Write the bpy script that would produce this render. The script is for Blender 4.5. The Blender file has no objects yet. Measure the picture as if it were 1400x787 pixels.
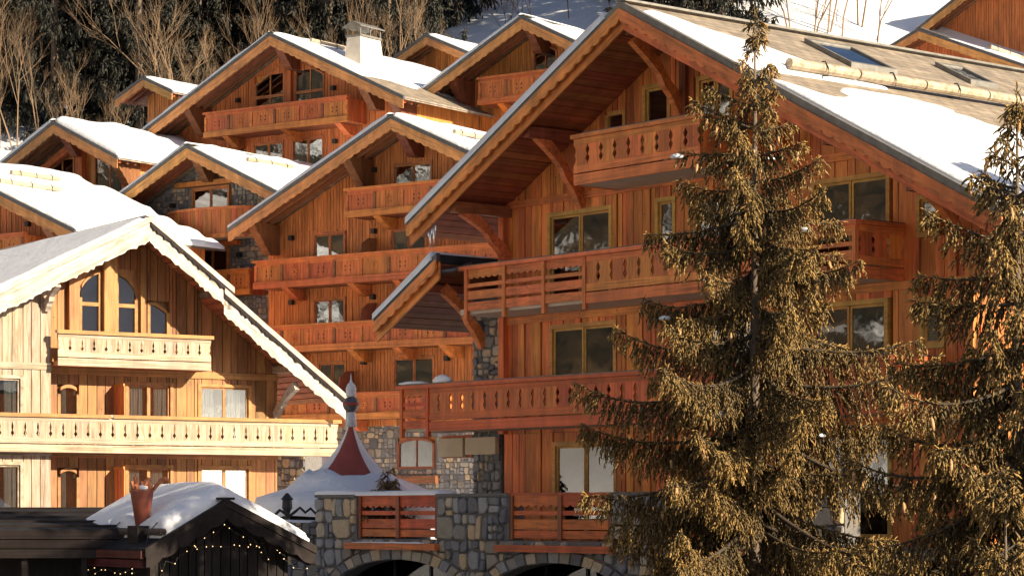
import bpy, math, random
import numpy as np
from mathutils import Vector, Matrix, noise
random.seed(7)
S = bpy.context.scene
COL = S.collection
R = math.radians

# ------------------------------------------------------------------ camera
FPX, YH = 3427.0, 700.0                      # focal length and horizon row, in pixels of a 1400 px wide picture
cd = bpy.data.cameras.new('camera'); cam = bpy.data.objects.new('camera', cd); COL.objects.link(cam)
cam.location = (0, 0, 0); cam.rotation_euler = (R(90), 0, 0)
cd.sensor_width = 36.0; cd.lens = FPX / 1400 * 36; cd.shift_y = (YH - 393.5) / 1400
cd.clip_start = 0.5; cd.clip_end = 3000
S.camera = cam
# ------------------------------------------------------------------ sky and sun
SUN_AZ, SUN_EL = 54.5, 22.0                  # azimuth: degrees to the right of straight behind the camera
sdir = Vector((math.sin(R(SUN_AZ)) * math.cos(R(SUN_EL)), -math.cos(R(SUN_AZ)) * math.cos(R(SUN_EL)), math.sin(R(SUN_EL))))
wd = bpy.data.worlds.new('World'); S.world = wd; wd.use_nodes = True
wn = wd.node_tree.nodes; wl = wd.node_tree.links
bg = wn['Background']; sky = wn.new('ShaderNodeTexSky'); sky.sky_type = 'NISHITA'; sky.sun_disc = False
sky.sun_elevation = R(SUN_EL); sky.sun_rotation = math.atan2(sdir.x, sdir.y); sky.altitude = 1500; sky.air_density = 0.8; sky.dust_density = 4.0; sky.ozone_density = 1.0
wl.new(sky.outputs[0], bg.inputs[0]); bg.inputs[1].default_value = 0.068
sl = bpy.data.lights.new('sun', 'SUN'); sl.energy = 4.4; sl.angle = R(0.5); sl.color = (1.0, 0.83, 0.60)
sun = bpy.data.objects.new('sun', sl); COL.objects.link(sun); sun.rotation_euler = sdir.to_track_quat('Z', 'Y').to_euler(); sun.location = (60, -40, 60)
S.view_settings.view_transform = 'Standard'; S.view_settings.look = 'None'; S.view_settings.gamma = 1.0
S.view_settings.exposure = 1.05
S.render.engine = 'CYCLES'

# ------------------------------------------------------------------ materials
def newmat(name):
    m = bpy.data.materials.new(name); m.use_nodes = True
    return m, m.node_tree.nodes, m.node_tree.links, m.node_tree.nodes['Principled BSDF']
def mth(n, l, op, a, b=None):
    x = n.new('ShaderNodeMath'); x.operation = op
    for k, q in ((0, a), (1, b)):
        if q is None: continue
        if isinstance(q, (int, float)): x.inputs[k].default_value = q
        else: l.new(q, x.inputs[k])
    return x.outputs[0]
def ramp(n, l, fac, stops):
    r = n.new('ShaderNodeValToRGB'); e = r.color_ramp.elements
    while len(e) < len(stops): e.new(0.5)
    for i, (p, c) in enumerate(stops): e[i].position = p; e[i].color = (c[0], c[1], c[2], 1)
    l.new(fac, r.inputs[0]); return r.outputs[0]
def wood(name, c, mode='U', rough=0.62, contrast=0.5, rnd=0.3, knots=0.6, grey=None, greyamt=0.0):
    """grain runs along local X ('U' scaled unit bars, 'X' metres) or Z ('Z')"""
    m, n, l, b = newmat(name)
    tc = n.new('ShaderNodeTexCoord'); oi = n.new('ShaderNodeObjectInfo'); mp = n.new('ShaderNodeMapping')
    mp.inputs['Scale'].default_value = {'U': (2.2, 3.2, 3.2), 'X': (0.8, 9, 9), 'Z': (9, 9, 0.8)}[mode]
    cx = n.new('ShaderNodeCombineXYZ')
    for k in range(3): l.new(mth(n, l, 'MULTIPLY', oi.outputs['Random'], (37.1, 91.7, 53.3)[k]), cx.inputs[k])
    l.new(tc.outputs['Object'], mp.inputs[0]); l.new(cx.outputs[0], mp.inputs['Location'])
    nz = n.new('ShaderNodeTexNoise'); nz.inputs['Scale'].default_value = 1.0; nz.inputs['Detail'].default_value = 7; nz.inputs['Roughness'].default_value = 0.65; nz.inputs['Distortion'].default_value = 0.8
    l.new(mp.outputs[0], nz.inputs['Vector'])
    d = [x * (1 - contrast) for x in c]; li = [min(1, x * (1 + contrast * 0.55)) for x in c]
    col = ramp(n, l, nz.outputs['Fac'], [(0.3, d), (0.52, c), (0.72, li)])
    geo = n.new('ShaderNodeNewGeometry'); n2 = n.new('ShaderNodeTexNoise'); n2.inputs['Scale'].default_value = 1.0; n2.inputs['Detail'].default_value = 6; n2.inputs['Roughness'].default_value = .6
    mp2 = n.new('ShaderNodeMapping'); mp2.inputs['Scale'].default_value = (2.4, 2.4, .45); l.new(geo.outputs['Position'], mp2.inputs[0]); l.new(mp2.outputs[0], n2.inputs['Vector'])
    v1 = mth(n, l, 'MULTIPLY_ADD', n2.outputs['Fac'], 1.3); v1.node.inputs[2].default_value = 0.34
    v2 = mth(n, l, 'MULTIPLY_ADD', oi.outputs['Random'], rnd); v2.node.inputs[2].default_value = 1 - rnd * 0.55
    val = mth(n, l, 'MULTIPLY', v1, v2)
    if knots:
        vo = n.new('ShaderNodeTexVoronoi'); vo.inputs['Scale'].default_value = 2.1; l.new(geo.outputs['Position'], vo.inputs['Vector'])
        kf = n.new('ShaderNodeMapRange'); kf.inputs[1].default_value = 0.035; kf.inputs[2].default_value = 0.0685; kf.inputs[3].default_value = 1 - knots; kf.inputs[4].default_value = 1
        l.new(vo.outputs['Distance'], kf.inputs[0]); val = mth(n, l, 'MULTIPLY', val, kf.outputs[0])
    hs = n.new('ShaderNodeHueSaturation'); l.new(col, hs.inputs['Color']); l.new(val, hs.inputs['Value'])
    sep = mth(n, l, 'FRACT', mth(n, l, 'MULTIPLY', oi.outputs['Random'], 7.77))
    hue = mth(n, l, 'MULTIPLY_ADD', sep, 0.024); hue.node.inputs[2].default_value = 0.488; l.new(hue, hs.inputs['Hue'])
    out = hs.outputs[0]
    if grey:
        mx = n.new('ShaderNodeMix'); mx.data_type = 'RGBA'; mx.inputs[7].default_value = (*grey, 1); l.new(out, mx.inputs[6])
        g = n.new('ShaderNodeMapRange'); g.inputs[1].default_value = 0.42; g.inputs[2].default_value = 0.65; g.inputs[4].default_value = greyamt
        l.new(nz.outputs['Fac'], g.inputs[0]); l.new(g.outputs[0], mx.inputs[0]); out = mx.outputs[2]
    l.new(out, b.inputs['Base Color']); b.inputs['Roughness'].default_value = rough
    bp = n.new('ShaderNodeBump'); bp.inputs['Strength'].default_value = 0.35; bp.inputs['Distance'].default_value = 0.02
    l.new(nz.outputs['Fac'], bp.inputs['Height']); l.new(bp.outputs[0], b.inputs['Normal'])
    return m
def noisy(name, c1, c2, scale=4, rough=0.8, bump=0.3, detail=6, rnd=0.0, metallic=0.0, dist=0.02):
    m, n, l, b = newmat(name)
    geo = n.new('ShaderNodeNewGeometry'); nz = n.new('ShaderNodeTexNoise'); nz.inputs['Scale'].default_value = scale; nz.inputs['Detail'].default_value = detail
    l.new(geo.outputs['Position'], nz.inputs['Vector'])
    col = ramp(n, l, nz.outputs['Fac'], [(0.3, c1), (0.7, c2)])
    if rnd:
        oi = n.new('ShaderNodeObjectInfo'); hs = n.new('ShaderNodeHueSaturation'); l.new(col, hs.inputs['Color'])
        v = mth(n, l, 'MULTIPLY_ADD', oi.outputs['Random'], rnd); v.node.inputs[2].default_value = 1 - rnd / 2; l.new(v, hs.inputs['Value']); col = hs.outputs[0]
    l.new(col, b.inputs['Base Color']); b.inputs['Roughness'].default_value = rough; b.inputs['Metallic'].default_value = metallic
    if bump:
        bp = n.new('ShaderNodeBump'); bp.inputs['Strength'].default_value = bump; bp.inputs['Distance'].default_value = dist
        l.new(nz.outputs['Fac'], bp.inputs['Height']); l.new(bp.outputs[0], b.inputs['Normal'])
    return m
def stonemat(name, attr):
    m, n, l, b = newmat(name)
    if attr:
        at = n.new('ShaderNodeAttribute'); at.attribute_name = 'tone'; rv = at.outputs['Fac']
    else:
        oi = n.new('ShaderNodeObjectInfo'); rv = oi.outputs['Random']
    col = ramp(n, l, rv, [(0.0, (.14, .14, .15)), (0.3, (.24, .24, .25)), (0.5, (.34, .335, .33)), (0.66, (.25, .22, .18)), (0.8, (.46, .41, .33)), (0.92, (.56, .42, .26))])
    r = col.node; r.color_ramp.interpolation = 'LINEAR'
    geo = n.new('ShaderNodeNewGeometry'); nz = n.new('ShaderNodeTexNoise'); nz.inputs['Scale'].default_value = 9; nz.inputs['Detail'].default_value = 8; nz.inputs['Roughness'].default_value = 0.7
    l.new(geo.outputs['Position'], nz.inputs['Vector'])
    hs = n.new('ShaderNodeHueSaturation'); l.new(col, hs.inputs['Color'])
    v = mth(n, l, 'MULTIPLY_ADD', nz.outputs['Fac'], 1.1); v.node.inputs[2].default_value = 0.45; l.new(v, hs.inputs['Value'])
    l.new(hs.outputs[0], b.inputs['Base Color']); b.inputs['Roughness'].default_value = 0.85
    bp = n.new('ShaderNodeBump'); bp.inputs['Strength'].default_value = 0.7; bp.inputs['Distance'].default_value = 0.03
    l.new(nz.outputs['Fac'], bp.inputs['Height']); l.new(bp.outputs[0], b.inputs['Normal'])
    return m
def glassmat(name, tint=(.62, .66, .68), refl=0.16):
    m, n, l, b = newmat(name); n.remove(b)
    tr = n.new('ShaderNodeBsdfTransparent'); tr.inputs[0].default_value = (*tint, 1)
    gl = n.new('ShaderNodeBsdfGlossy'); gl.inputs['Roughness'].default_value = 0.015; gl.inputs[0].default_value = (.95, .95, .95, 1)
    geo = n.new('ShaderNodeNewGeometry'); nz = n.new('ShaderNodeTexNoise'); nz.inputs['Scale'].default_value = 1.6; l.new(geo.outputs['Position'], nz.inputs['Vector'])
    bp = n.new('ShaderNodeBump'); bp.inputs['Strength'].default_value = 0.12; bp.inputs['Distance'].default_value = 0.02; l.new(nz.outputs['Fac'], bp.inputs['Height']); l.new(bp.outputs[0], gl.inputs['Normal'])
    fr = n.new('ShaderNodeFresnel'); fr.inputs[0].default_value = 1.5; f = mth(n, l, 'ADD', fr.outputs[0], refl)
    mx = n.new('ShaderNodeMixShader'); l.new(f, mx.inputs[0]); l.new(tr.outputs[0], mx.inputs[1]); l.new(gl.outputs[0], mx.inputs[2])
    l.new(mx.outputs[0], n['Material Output'].inputs[0]); return m
def snowmat(name):
    m, n, l, b = newmat(name)
    b.inputs['Base Color'].default_value = (.88, .90, .93, 1); b.inputs['Roughness'].default_value = 0.55
    geo = n.new('ShaderNodeNewGeometry'); h = None
    for sc, w in ((1.6, 1.0), (9, 0.3), (60, 0.08)):
        nz = n.new('ShaderNodeTexNoise'); nz.inputs['Scale'].default_value = sc; nz.inputs['Detail'].default_value = 5; l.new(geo.outputs['Position'], nz.inputs['Vector'])
        q = mth(n, l, 'MULTIPLY', nz.outputs['Fac'], w); h = q if h is None else mth(n, l, 'ADD', h, q)
    bp = n.new('ShaderNodeBump'); bp.inputs['Strength'].default_value = 0.5; bp.inputs['Distance'].default_value = 0.12; l.new(h, bp.inputs['Height']); l.new(bp.outputs[0], b.inputs['Normal'])
    return m
M = {}
CD = (.80, .245, .06)          # stained orange larch of the big chalet
M['d_plank'] = wood('orange_plank', CD, 'Z', contrast=.5, rnd=.5)
M['d_bar'] = wood('orange_bar', (.80, .245, .065), 'U', rnd=.3)
M['d_x'] = wood('orange_trim', (.78, .24, .065), 'X', rnd=.2)
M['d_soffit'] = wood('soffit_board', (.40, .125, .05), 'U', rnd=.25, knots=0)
M['d_beam'] = wood('dark_beam', (.30, .09, .035), 'U', rnd=.2)
M['frame'] = wood('yellow_window_frame', (.66, .36, .09), 'U', rnd=.12, contrast=.3, knots=0)
M['frame_m'] = wood('yellow_window_frame_metres', (.66, .36, .09), 'X', rnd=.12, contrast=.3, knots=0)
M['e_plank'] = wood('honey_plank', (.35, .165, .055), 'Z', rnd=.5)
M['e_old'] = wood('bleached_plank', (.40, .29, .18), 'Z', rnd=.4, grey=(.40, .36, .31), greyamt=.8)
M['e_bar'] = wood('honey_bar', (.40, .19, .062), 'U', rnd=.2)
M['e_pale'] = wood('bleached_bar', (.42, .31, .19), 'U', rnd=.3, grey=(.46, .42, .37), greyamt=.7)
M['e_palez'] = wood('bleached_baluster', (.42, .30, .18), 'Z', rnd=.35, grey=(.46, .42, .37), greyamt=.6)
M['e_palex'] = wood('bleached_trim', (.52, .44, .35), 'X', rnd=.1, grey=(.62, .58, .54), greyamt=.8)
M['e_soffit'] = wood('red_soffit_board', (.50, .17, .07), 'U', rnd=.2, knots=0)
M['c_wall'] = wood('larch_wall_board', (.68, .245, .07), 'Z', rnd=.1, knots=.3)
M['c_bar'] = wood('larch_bar', (.56, .175, .045), 'U', rnd=.25)
M['c_x'] = wood('larch_verge', (.62, .30, .095), 'X', rnd=.2)
M['c_dark'] = wood('brown_beam', (.24, .085, .035), 'U', rnd=.25)
M['c_beam'] = wood('dark_bracket', (.22, .075, .03), 'Z', rnd=.3)
M['c_panel'] = wood('larch_panel', (.52, .15, .04), 'Z', rnd=.25)
M['c_frame'] = wood('larch_window_frame', (.52, .20, .07), 'U', rnd=.1, knots=0)
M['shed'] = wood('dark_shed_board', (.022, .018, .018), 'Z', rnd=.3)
M['shed_bar'] = wood('dark_verge_shadow', (.028, .022, .021), 'U', rnd=.3)
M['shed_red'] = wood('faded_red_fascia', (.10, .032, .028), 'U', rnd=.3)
M['d_red'] = wood('red_orange_baluster', (.66, .155, .04), 'Z', rnd=.4)
M['red_bar'] = wood('red_railing', (.62, .135, .035), 'U', rnd=.25)
M['red_x'] = wood('red_trim', (.62, .135, .035), 'X', rnd=.25)
M['metal'] = noisy('grey_flashing', (.09, .095, .10), (.15, .155, .16), 6, .45, .1, metallic=.4)
M['dmetal'] = noisy('weathered_flashing', (.16, .155, .14), (.26, .25, .22), 5, .5, .15, metallic=.3)
M['iron'] = noisy('black_iron', (.015, .015, .017), (.03, .03, .032), 10, .5, .1)
M['shingle'] = noisy('roof_shingles', (.24, .20, .155), (.38, .32, .25), 2.2, .85, .5, detail=9)
n_ = M['shingle'].node_tree.nodes; l_ = M['shingle'].node_tree.links; b_ = n_['Principled BSDF']
tc_ = n_.new('ShaderNodeTexCoord'); sx_ = n_.new('ShaderNodeSeparateXYZ'); cx_ = n_.new('ShaderNodeCombineXYZ'); l_.new(tc_.outputs['Object'], sx_.inputs[0]); l_.new(sx_.outputs[1], cx_.inputs[0]); l_.new(sx_.outputs[0], cx_.inputs[1])
br_ = n_.new('ShaderNodeTexBrick'); br_.inputs['Scale'].default_value = 1; br_.inputs['Brick Width'].default_value = .34; br_.inputs['Row Height'].default_value = .24; br_.inputs['Mortar Size'].default_value = .012; br_.inputs['Color1'].default_value = (.75, .75, .75, 1); br_.inputs['Color2'].default_value = (1.15, 1.12, 1.08, 1); br_.inputs['Mortar'].default_value = (.45, .45, .45, 1); l_.new(cx_.outputs[0], br_.inputs['Vector'])
mu_ = n_.new('ShaderNodeMix'); mu_.data_type = 'RGBA'; mu_.blend_type = 'MULTIPLY'; mu_.inputs[0].default_value = 1; l_.new(b_.inputs['Base Color'].links[0].from_socket, mu_.inputs[6]); l_.new(br_.outputs['Color'], mu_.inputs[7]); l_.new(mu_.outputs[2], b_.inputs['Base Color'])
M['darkroof'] = noisy('dark_roof_felt', (.02, .021, .024), (.035, .036, .04), 3, .8, .4)
M['slab'] = noisy('balcony_soffit', (.56, .46, .35), (.66, .55, .43), 2, .8, .1)
M['room'] = noisy('dark_room', (.02, .018, .018), (.035, .03, .028), 2, .9, 0)
M['glass'] = glassmat('window_glass')
M['curtain'] = noisy('cream_curtain', (.55, .51, .45), (.66, .61, .54), 3, .9, 0.1)
M['plaster'] = noisy('cream_render', (.62, .50, .34), (.70, .58, .42), 3, .85, .1)
M['chimney'] = noisy('pale_chimney_render', (.60, .52, .42), (.72, .66, .56), 2.5, .85, .25)
M['stone'] = stonemat('field_stone', False)
M['stone_j'] = stonemat('small_field_stone', True)
M['mortar'] = noisy('mortar', (.13, .125, .12), (.20, .19, .18), 14, .95, .6)
M['snow'] = snowmat('snow')
M['log'] = wood('peeled_log', (.50, .40, .27), 'X', rnd=.2, grey=(.5, .45, .38), greyamt=.5, knots=.3)
M['logdark'] = wood('dark_log', (.10, .075, .06), 'X', rnd=.2)
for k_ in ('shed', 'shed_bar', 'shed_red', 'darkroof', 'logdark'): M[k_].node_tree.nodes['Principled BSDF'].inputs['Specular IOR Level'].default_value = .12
M['ice'] = (lambda t: (setattr(t[3].inputs['Roughness'], 'default_value', .1), setattr(t[3].inputs['Transmission Weight'], 'default_value', .7), t[3].inputs['Base Color'].__setattr__('default_value', (.85, .92, .97, 1)), t[0])[-1])(newmat('ice'))

# ------------------------------------------------------------------ mesh helpers
class MB:
    def __init__(s): s.v = []; s.f = []
    def hexa(s, p):
        k = len(s.v); s.v += [tuple(q) for q in p]
        s.f += [tuple(k + i for i in q) for q in ((0, 3, 2, 1), (4, 5, 6, 7), (0, 1, 5, 4), (1, 2, 6, 5), (2, 3, 7, 6), (3, 0, 4, 7))]; return s
    def box(s, a0, a1, v0, v1, w0, w1):
        return s.hexa([(a0, v0, w0), (a1, v0, w0), (a1, v1, w0), (a0, v1, w0), (a0, v0, w1), (a1, v0, w1), (a1, v1, w1), (a0, v1, w1)])
    def bar(s, p0, p1, wid, hei, up=(0, 0, 1)):
        p0 = Vector(p0); p1 = Vector(p1); x = (p1 - p0).normalized(); y = Vector(up).cross(x).normalized(); z = x.cross(y)
        y = y * wid / 2; z = z * hei / 2
        return s.hexa([p0 - y - z, p0 + y - z, p0 + y + z, p0 - y + z, p1 - y - z, p1 + y - z, p1 + y + z, p1 - y + z])
    def prism(s, poly, fn, d0, d1):
        """poly: list of 2d points; fn(x, y, d) -> 3d point"""
        k = len(s.v); n = len(poly)
        s.v += [tuple(fn(x, y, d0)) for x, y in poly] + [tuple(fn(x, y, d1)) for x, y in poly]
        s.f += [tuple(range(k, k + n)), tuple(range(k + 2 * n - 1, k + n - 1, -1))]
        s.f += [(k + i, k + n + i, k + n + (i + 1) % n, k + (i + 1) % n) for i in range(n)]; return s
    def tube(s, pts, rad, n=6, caps=True, star=0.0):
        pts = [Vector(p) for p in pts]; k = len(s.v); m = len(pts)
        if isinstance(rad, (int, float)): rad = [rad] * m
        up = Vector((0, 0, 1)); d0 = (pts[-1] - pts[0]).normalized()
        if abs(d0.z) > .8: up = Vector((1, 0, 0))
        for i, p in enumerate(pts):
            t = (pts[min(i + 1, m - 1)] - pts[max(i - 1, 0)]).normalized(); y = up.cross(t).normalized(); z = t.cross(y)
            for j in range(n):
                a = 2 * math.pi * j / n; r = rad[i] * (1 - star * (j % 2)); s.v.append(tuple(p + y * (r * math.cos(a)) + z * (r * math.sin(a))))
        for i in range(m - 1):
            for j in range(n): s.f.append((k + i * n + j, k + i * n + (j + 1) % n, k + (i + 1) * n + (j + 1) % n, k + (i + 1) * n + j))
        if caps: s.f.append(tuple(range(k + n - 1, k - 1, -1))); s.f.append(tuple(range(k + (m - 1) * n, k + m * n)))
        return s
    def lathe(s, prof, n=16, c=(0, 0, 0)):
        k = len(s.v)
        for r, z in prof:
            for j in range(n): a = 2 * math.pi * j / n; s.v.append((c[0] + r * math.cos(a), c[1] + r * math.sin(a), c[2] + z))
        for i in range(len(prof) - 1):
            for j in range(n): s.f.append((k + i * n + j, k + i * n + (j + 1) % n, k + (i + 1) * n + (j + 1) % n, k + (i + 1) * n + j))
        s.f.append(tuple(range(k + n - 1, k - 1, -1))); m = len(prof); s.f.append(tuple(range(k + (m - 1) * n, k + m * n))); return s
def mkmesh(name, v, f, mat, smooth=False):
    me = bpy.data.meshes.new(name); me.from_pydata(v, [], f); me.update()
    if mat: me.materials.append(mat)
    if smooth: me.polygons.foreach_set('use_smooth', [True] * len(me.polygons))
    return me
def link(name, data, parent=None):
    o = bpy.data.objects.new(name, data); COL.objects.link(o)
    if parent: o.parent = parent
    return o
def tag(o, label=None, cat=None, group=None, kind=None):
    for k, q in (('label', label), ('category', cat), ('group', group), ('kind', kind)):
        if q: o[k] = q
    return o
UNIT = {}
def unit(mat):
    if mat.name not in UNIT: b = MB().box(-.5, .5, -.5, .5, -.5, .5); UNIT[mat.name] = mkmesh('board', b.v, b.f, mat)
    return UNIT[mat.name]
class Thing:
    """an Empty at a thing's base; parts are given in (a, v, w): along the front, inward, height above the horizon plane"""
    def __init__(s, name, label, cat, O, ang, base, group=None, root=True):
        s.O = O; s.ang = ang; s.base = base
        s.r = link(name, None) if root else None
        if root: s.place(s.r); tag(s.r, label, cat, group); s.r.empty_display_size = 0.3
    def place(s, o): o.location = (s.O[0], s.O[1], s.base); o.rotation_euler = (0, 0, -R(s.ang))
    def mesh(s, name, mb, mat, parent=None, smooth=False, free=False):
        me = mkmesh(name, [(x, y, z - s.base) for x, y, z in mb.v], mb.f, mat, smooth)
        o = link(name, me, None if free else (parent or s.r))
        if free: s.place(o)
        return o
    def bar(s, name, mat, p0, p1, wid, hei, up=(0, 0, 1), parent=None):
        p0 = Vector(p0); p1 = Vector(p1); d = p1 - p0; L = d.length; x = d / L; y = Vector(up).cross(x).normalized(); z = x.cross(y)
        o = link(name, unit(mat), parent or s.r); c = (p0 + p1) / 2 - Vector((0, 0, s.base))
        o.matrix_local = Matrix(((x.x * L, y.x * wid, z.x * hei, c.x), (x.y * L, y.y * wid, z.y * hei, c.y), (x.z * L, y.z * wid, z.z * hei, c.z), (0, 0, 0, 1)))
        return o
    def inst(s, name, me, loc, parent=None, rz=0, sc=(1, 1, 1)):
        o = link(name, me, parent or s.r); o.location = (loc[0], loc[1], loc[2] - s.base); o.rotation_euler = (0, 0, rz); o.scale = sc; return o
    def world(s, a, v, w):
        c, q = math.cos(R(s.ang)), math.sin(R(s.ang)); return Vector((s.O[0] + a * c + v * q, s.O[1] - a * q + v * c, w))
# ------------------------------------------------------------------ builders
def planks(T, parent, a0, a1, wb, top, vw, wmin, wmax, mat, openings=(), cuts=(), joined=None, th=.06, jit=.02, name='plank'):
    """vertical boards; openings (a0,a1,w0,w1); top(a) -> height; joined: collect into one MB"""
    ed = [a0]
    while ed[-1] < a1: ed.append(ed[-1] + random.uniform(wmin, wmax))
    ed[-1] = a1
    for o in openings:
        for q in (o[0], o[1]):
            if a0 < q < a1: ed = [e for e in ed if abs(e - q) > .1 or e in (a0, a1)] + [q]
    ed = sorted(set(ed)); n = 0
    for x0, x1 in zip(ed, ed[1:]):
        if x1 - x0 < .03: continue
        mid = (x0 + x1) / 2; tp = min(top(x0), top(x1))
        seg = [(wb, None)]
        lv = sorted(c for c in cuts if wb + .05 < c < tp - .05)
        seg = []; lo = wb
        for c in lv: seg.append((lo, c)); lo = c
        seg.append((lo, None))
        for lo, hi in seg:
            parts = [(lo, hi)]
            for o in openings:
                if o[0] - 1e-4 <= mid <= o[1] + 1e-4:
                    np_ = []
                    for p, q in parts:
                        qq = q if q is not None else 1e9
                        if o[3] <= p or o[2] >= qq: np_.append((p, q)); continue
                        if o[2] > p + .03: np_.append((p, o[2]))
                        if o[3] < qq - .03: np_.append((o[3], q))
                    parts = np_
            for p, q in parts:
                t0 = top(x0 + .004) if q is None else q - .006; t1 = top(x1 - .004) if q is None else q - .006
                if max(t0, t1) < p + .04: continue
                t0 = max(t0, p + .02); t1 = max(t1, p + .02)
                f = vw - random.uniform(0, jit); b = vw + th; g = .012
                pts = [(x0 + g, f, p), (x1 - g, f, p), (x1 - g, b, p), (x0 + g, b, p), (x0 + g, f, t0), (x1 - g, f, t1), (x1 - g, b, t1), (x0 + g, b, t0)]
                if joined is not None: joined.hexa(pts)
                else: T.mesh(name, MB().hexa(pts), mat, parent)
                n += 1
    return n
CURT = {}
def curtain_mesh(w, h):
    k = (round(w, 2), round(h, 2))
    if k not in CURT:
        n = 22; v = []; f = []
        for i in range(n + 1):
            x = w * i / n; y = .03 * math.sin(i * 1.45) + .012 * math.sin(i * .6)
            v += [(x, y, 0), (x + .01 * math.sin(i), y * 1.2, h * .5), (x, y, h)]
        for i in range(n):
            for j in range(2): a = i * 3 + j; f.append((a, a + 3, a + 4, a + 1))
        CURT[k] = mkmesh('curtain', v, f, M['curtain'], True)
    return CURT[k]
def window(T, a0, a1, w0, w1, vw, fm, n=2, cur=None, fw=.1, proud=.05, topfn=None, label=None, blind=0):
    """casing + sashes + panes; topfn(a): sloping or arched head"""
    tf = topfn or (lambda a: w1)
    k = 12 if topfn else 1
    mb = MB(); f = vw - proud; b = vw + .1
    mb.box(a0, a0 + fw, f, b, w0, tf(a0)); mb.box(a1 - fw, a1, f, b, w0, tf(a1)); mb.box(a0 + fw, a1 - fw, f + .004, b, w0, w0 + fw)
    for i in range(k):
        x0 = a0 + fw * .98 + (a1 - a0 - 2 * fw * .98) * i / k; x1 = a0 + fw * .98 + (a1 - a0 - 2 * fw * .98) * (i + 1) / k
        t0, t1 = tf(x0), tf(x1); mb.hexa([(x0, f + .003, t0 - fw), (x1, f + .003, t1 - fw), (x1, b, t1 - fw), (x0, b, t0 - fw), (x0, f + .003, t0), (x1, f + .003, t1), (x1, b, t1), (x0, b, t0)])
    win = T.mesh('window', mb, fm)
    if label: win['label'] = label
    ia0, ia1 = a0 + fw, a1 - fw; iw0 = w0 + fw
    T.mesh('room', MB().hexa([(ia0, vw + .135, iw0), (ia1, vw + .135, iw0), (ia1, vw + .139, iw0), (ia0, vw + .139, iw0), (ia0, vw + .135, tf(ia0) - fw), (ia1, vw + .135, tf(ia1) - fw), (ia1, vw + .139, tf(ia1) - fw), (ia0, vw + .139, tf(ia0) - fw)]) if not topfn else
           MB().prism([(ia0, iw0), (ia1, iw0)] + [(ia1 + (ia0 - ia1) * i / 8, tf(ia1 + (ia0 - ia1) * i / 8) - fw * .6) for i in range(9)], lambda x, y, d: (x, d, y), vw + .135, vw + .139), M['room'], win)
    sw = (ia1 - ia0) / n; e = .055
    for i in range(n):
        s0 = ia0 + i * sw + .004; s1 = s0 + sw - .008; q = vw + .005 + .018 * (i % 2)
        top0 = (lambda x: tf(x) - fw - .004)
        if not topfn:
            sm = MB().box(s0, s0 + e, q, q + .05, iw0 + .003, w1 - fw - .003).box(s1 - e, s1, q, q + .05, iw0 + .003, w1 - fw - .003).box(s0 + e, s1 - e, q + .002, q + .05, iw0 + .003, iw0 + e).box(s0 + e, s1 - e, q + .002, q + .05, w1 - fw - e, w1 - fw - .003)
            T.mesh('sash', sm, fm, win)
            T.mesh('pane', MB().box(s0 + e, s1 - e, q + .022, q + .03, iw0 + e, w1 - fw - e), M['glass'], win)
        else:
            poly = [(s0, iw0 + .003), (s1, iw0 + .003)] + [(s1 + (s0 - s1) * j / 8, top0(s1 + (s0 - s1) * j / 8)) for j in range(9)]
            if min(y for x, y in poly[2:]) <= iw0 + .05: poly = [(x, max(y, iw0 + .01 * j)) for j, (x, y) in enumerate(poly)]
            T.mesh('pane', MB().prism(poly, lambda x, y, d: (x, d, y), q + .022, q + .03), M['glass'], win)
            if i: T.mesh('sash', MB().box(s0 - .03, s0 + .03, q - .01, q + .05, iw0, top0(s0)), fm, win)
        if cur and cur[i % len(cur)]:
            c0, c1 = cur[i % len(cur)]; x0 = s0 + e + (s1 - s0 - 2 * e) * c0; wd_ = (s1 - s0 - 2 * e) * (c1 - c0)
            T.inst('curtain', curtain_mesh(wd_, w1 - fw - iw0 - .02), (x0, vw + .098, iw0 + .01), win)
    return win
BAL = {}
def baluster_mesh(h, wd_, mat, th=.04, style=0):
    k = (round(h, 3), round(wd_, 3), mat.name, style)
    if k not in BAL:
        pr = ([(0, .5), (.09, .5), (.19, .42), (.30, .35), (.41, .41), (.49, .485), (.57, .41), (.69, .35), (.80, .42), (.91, .5), (1, .5)], [(0, .5), (.10, .5), (.26, .36), (.40, .47), (.62, .42), (.80, .47), (.90, .5), (1, .5)])[style]
        poly = [(-x * wd_, z * h) for z, x in pr] + [(x * wd_, z * h) for z, x in reversed(pr)]
        mb = MB().prism(poly, lambda x, y, d: (x, d, y), 0, th); BAL[k] = mkmesh('baluster', mb.v, mb.f, mat)
    return BAL[k]
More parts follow.
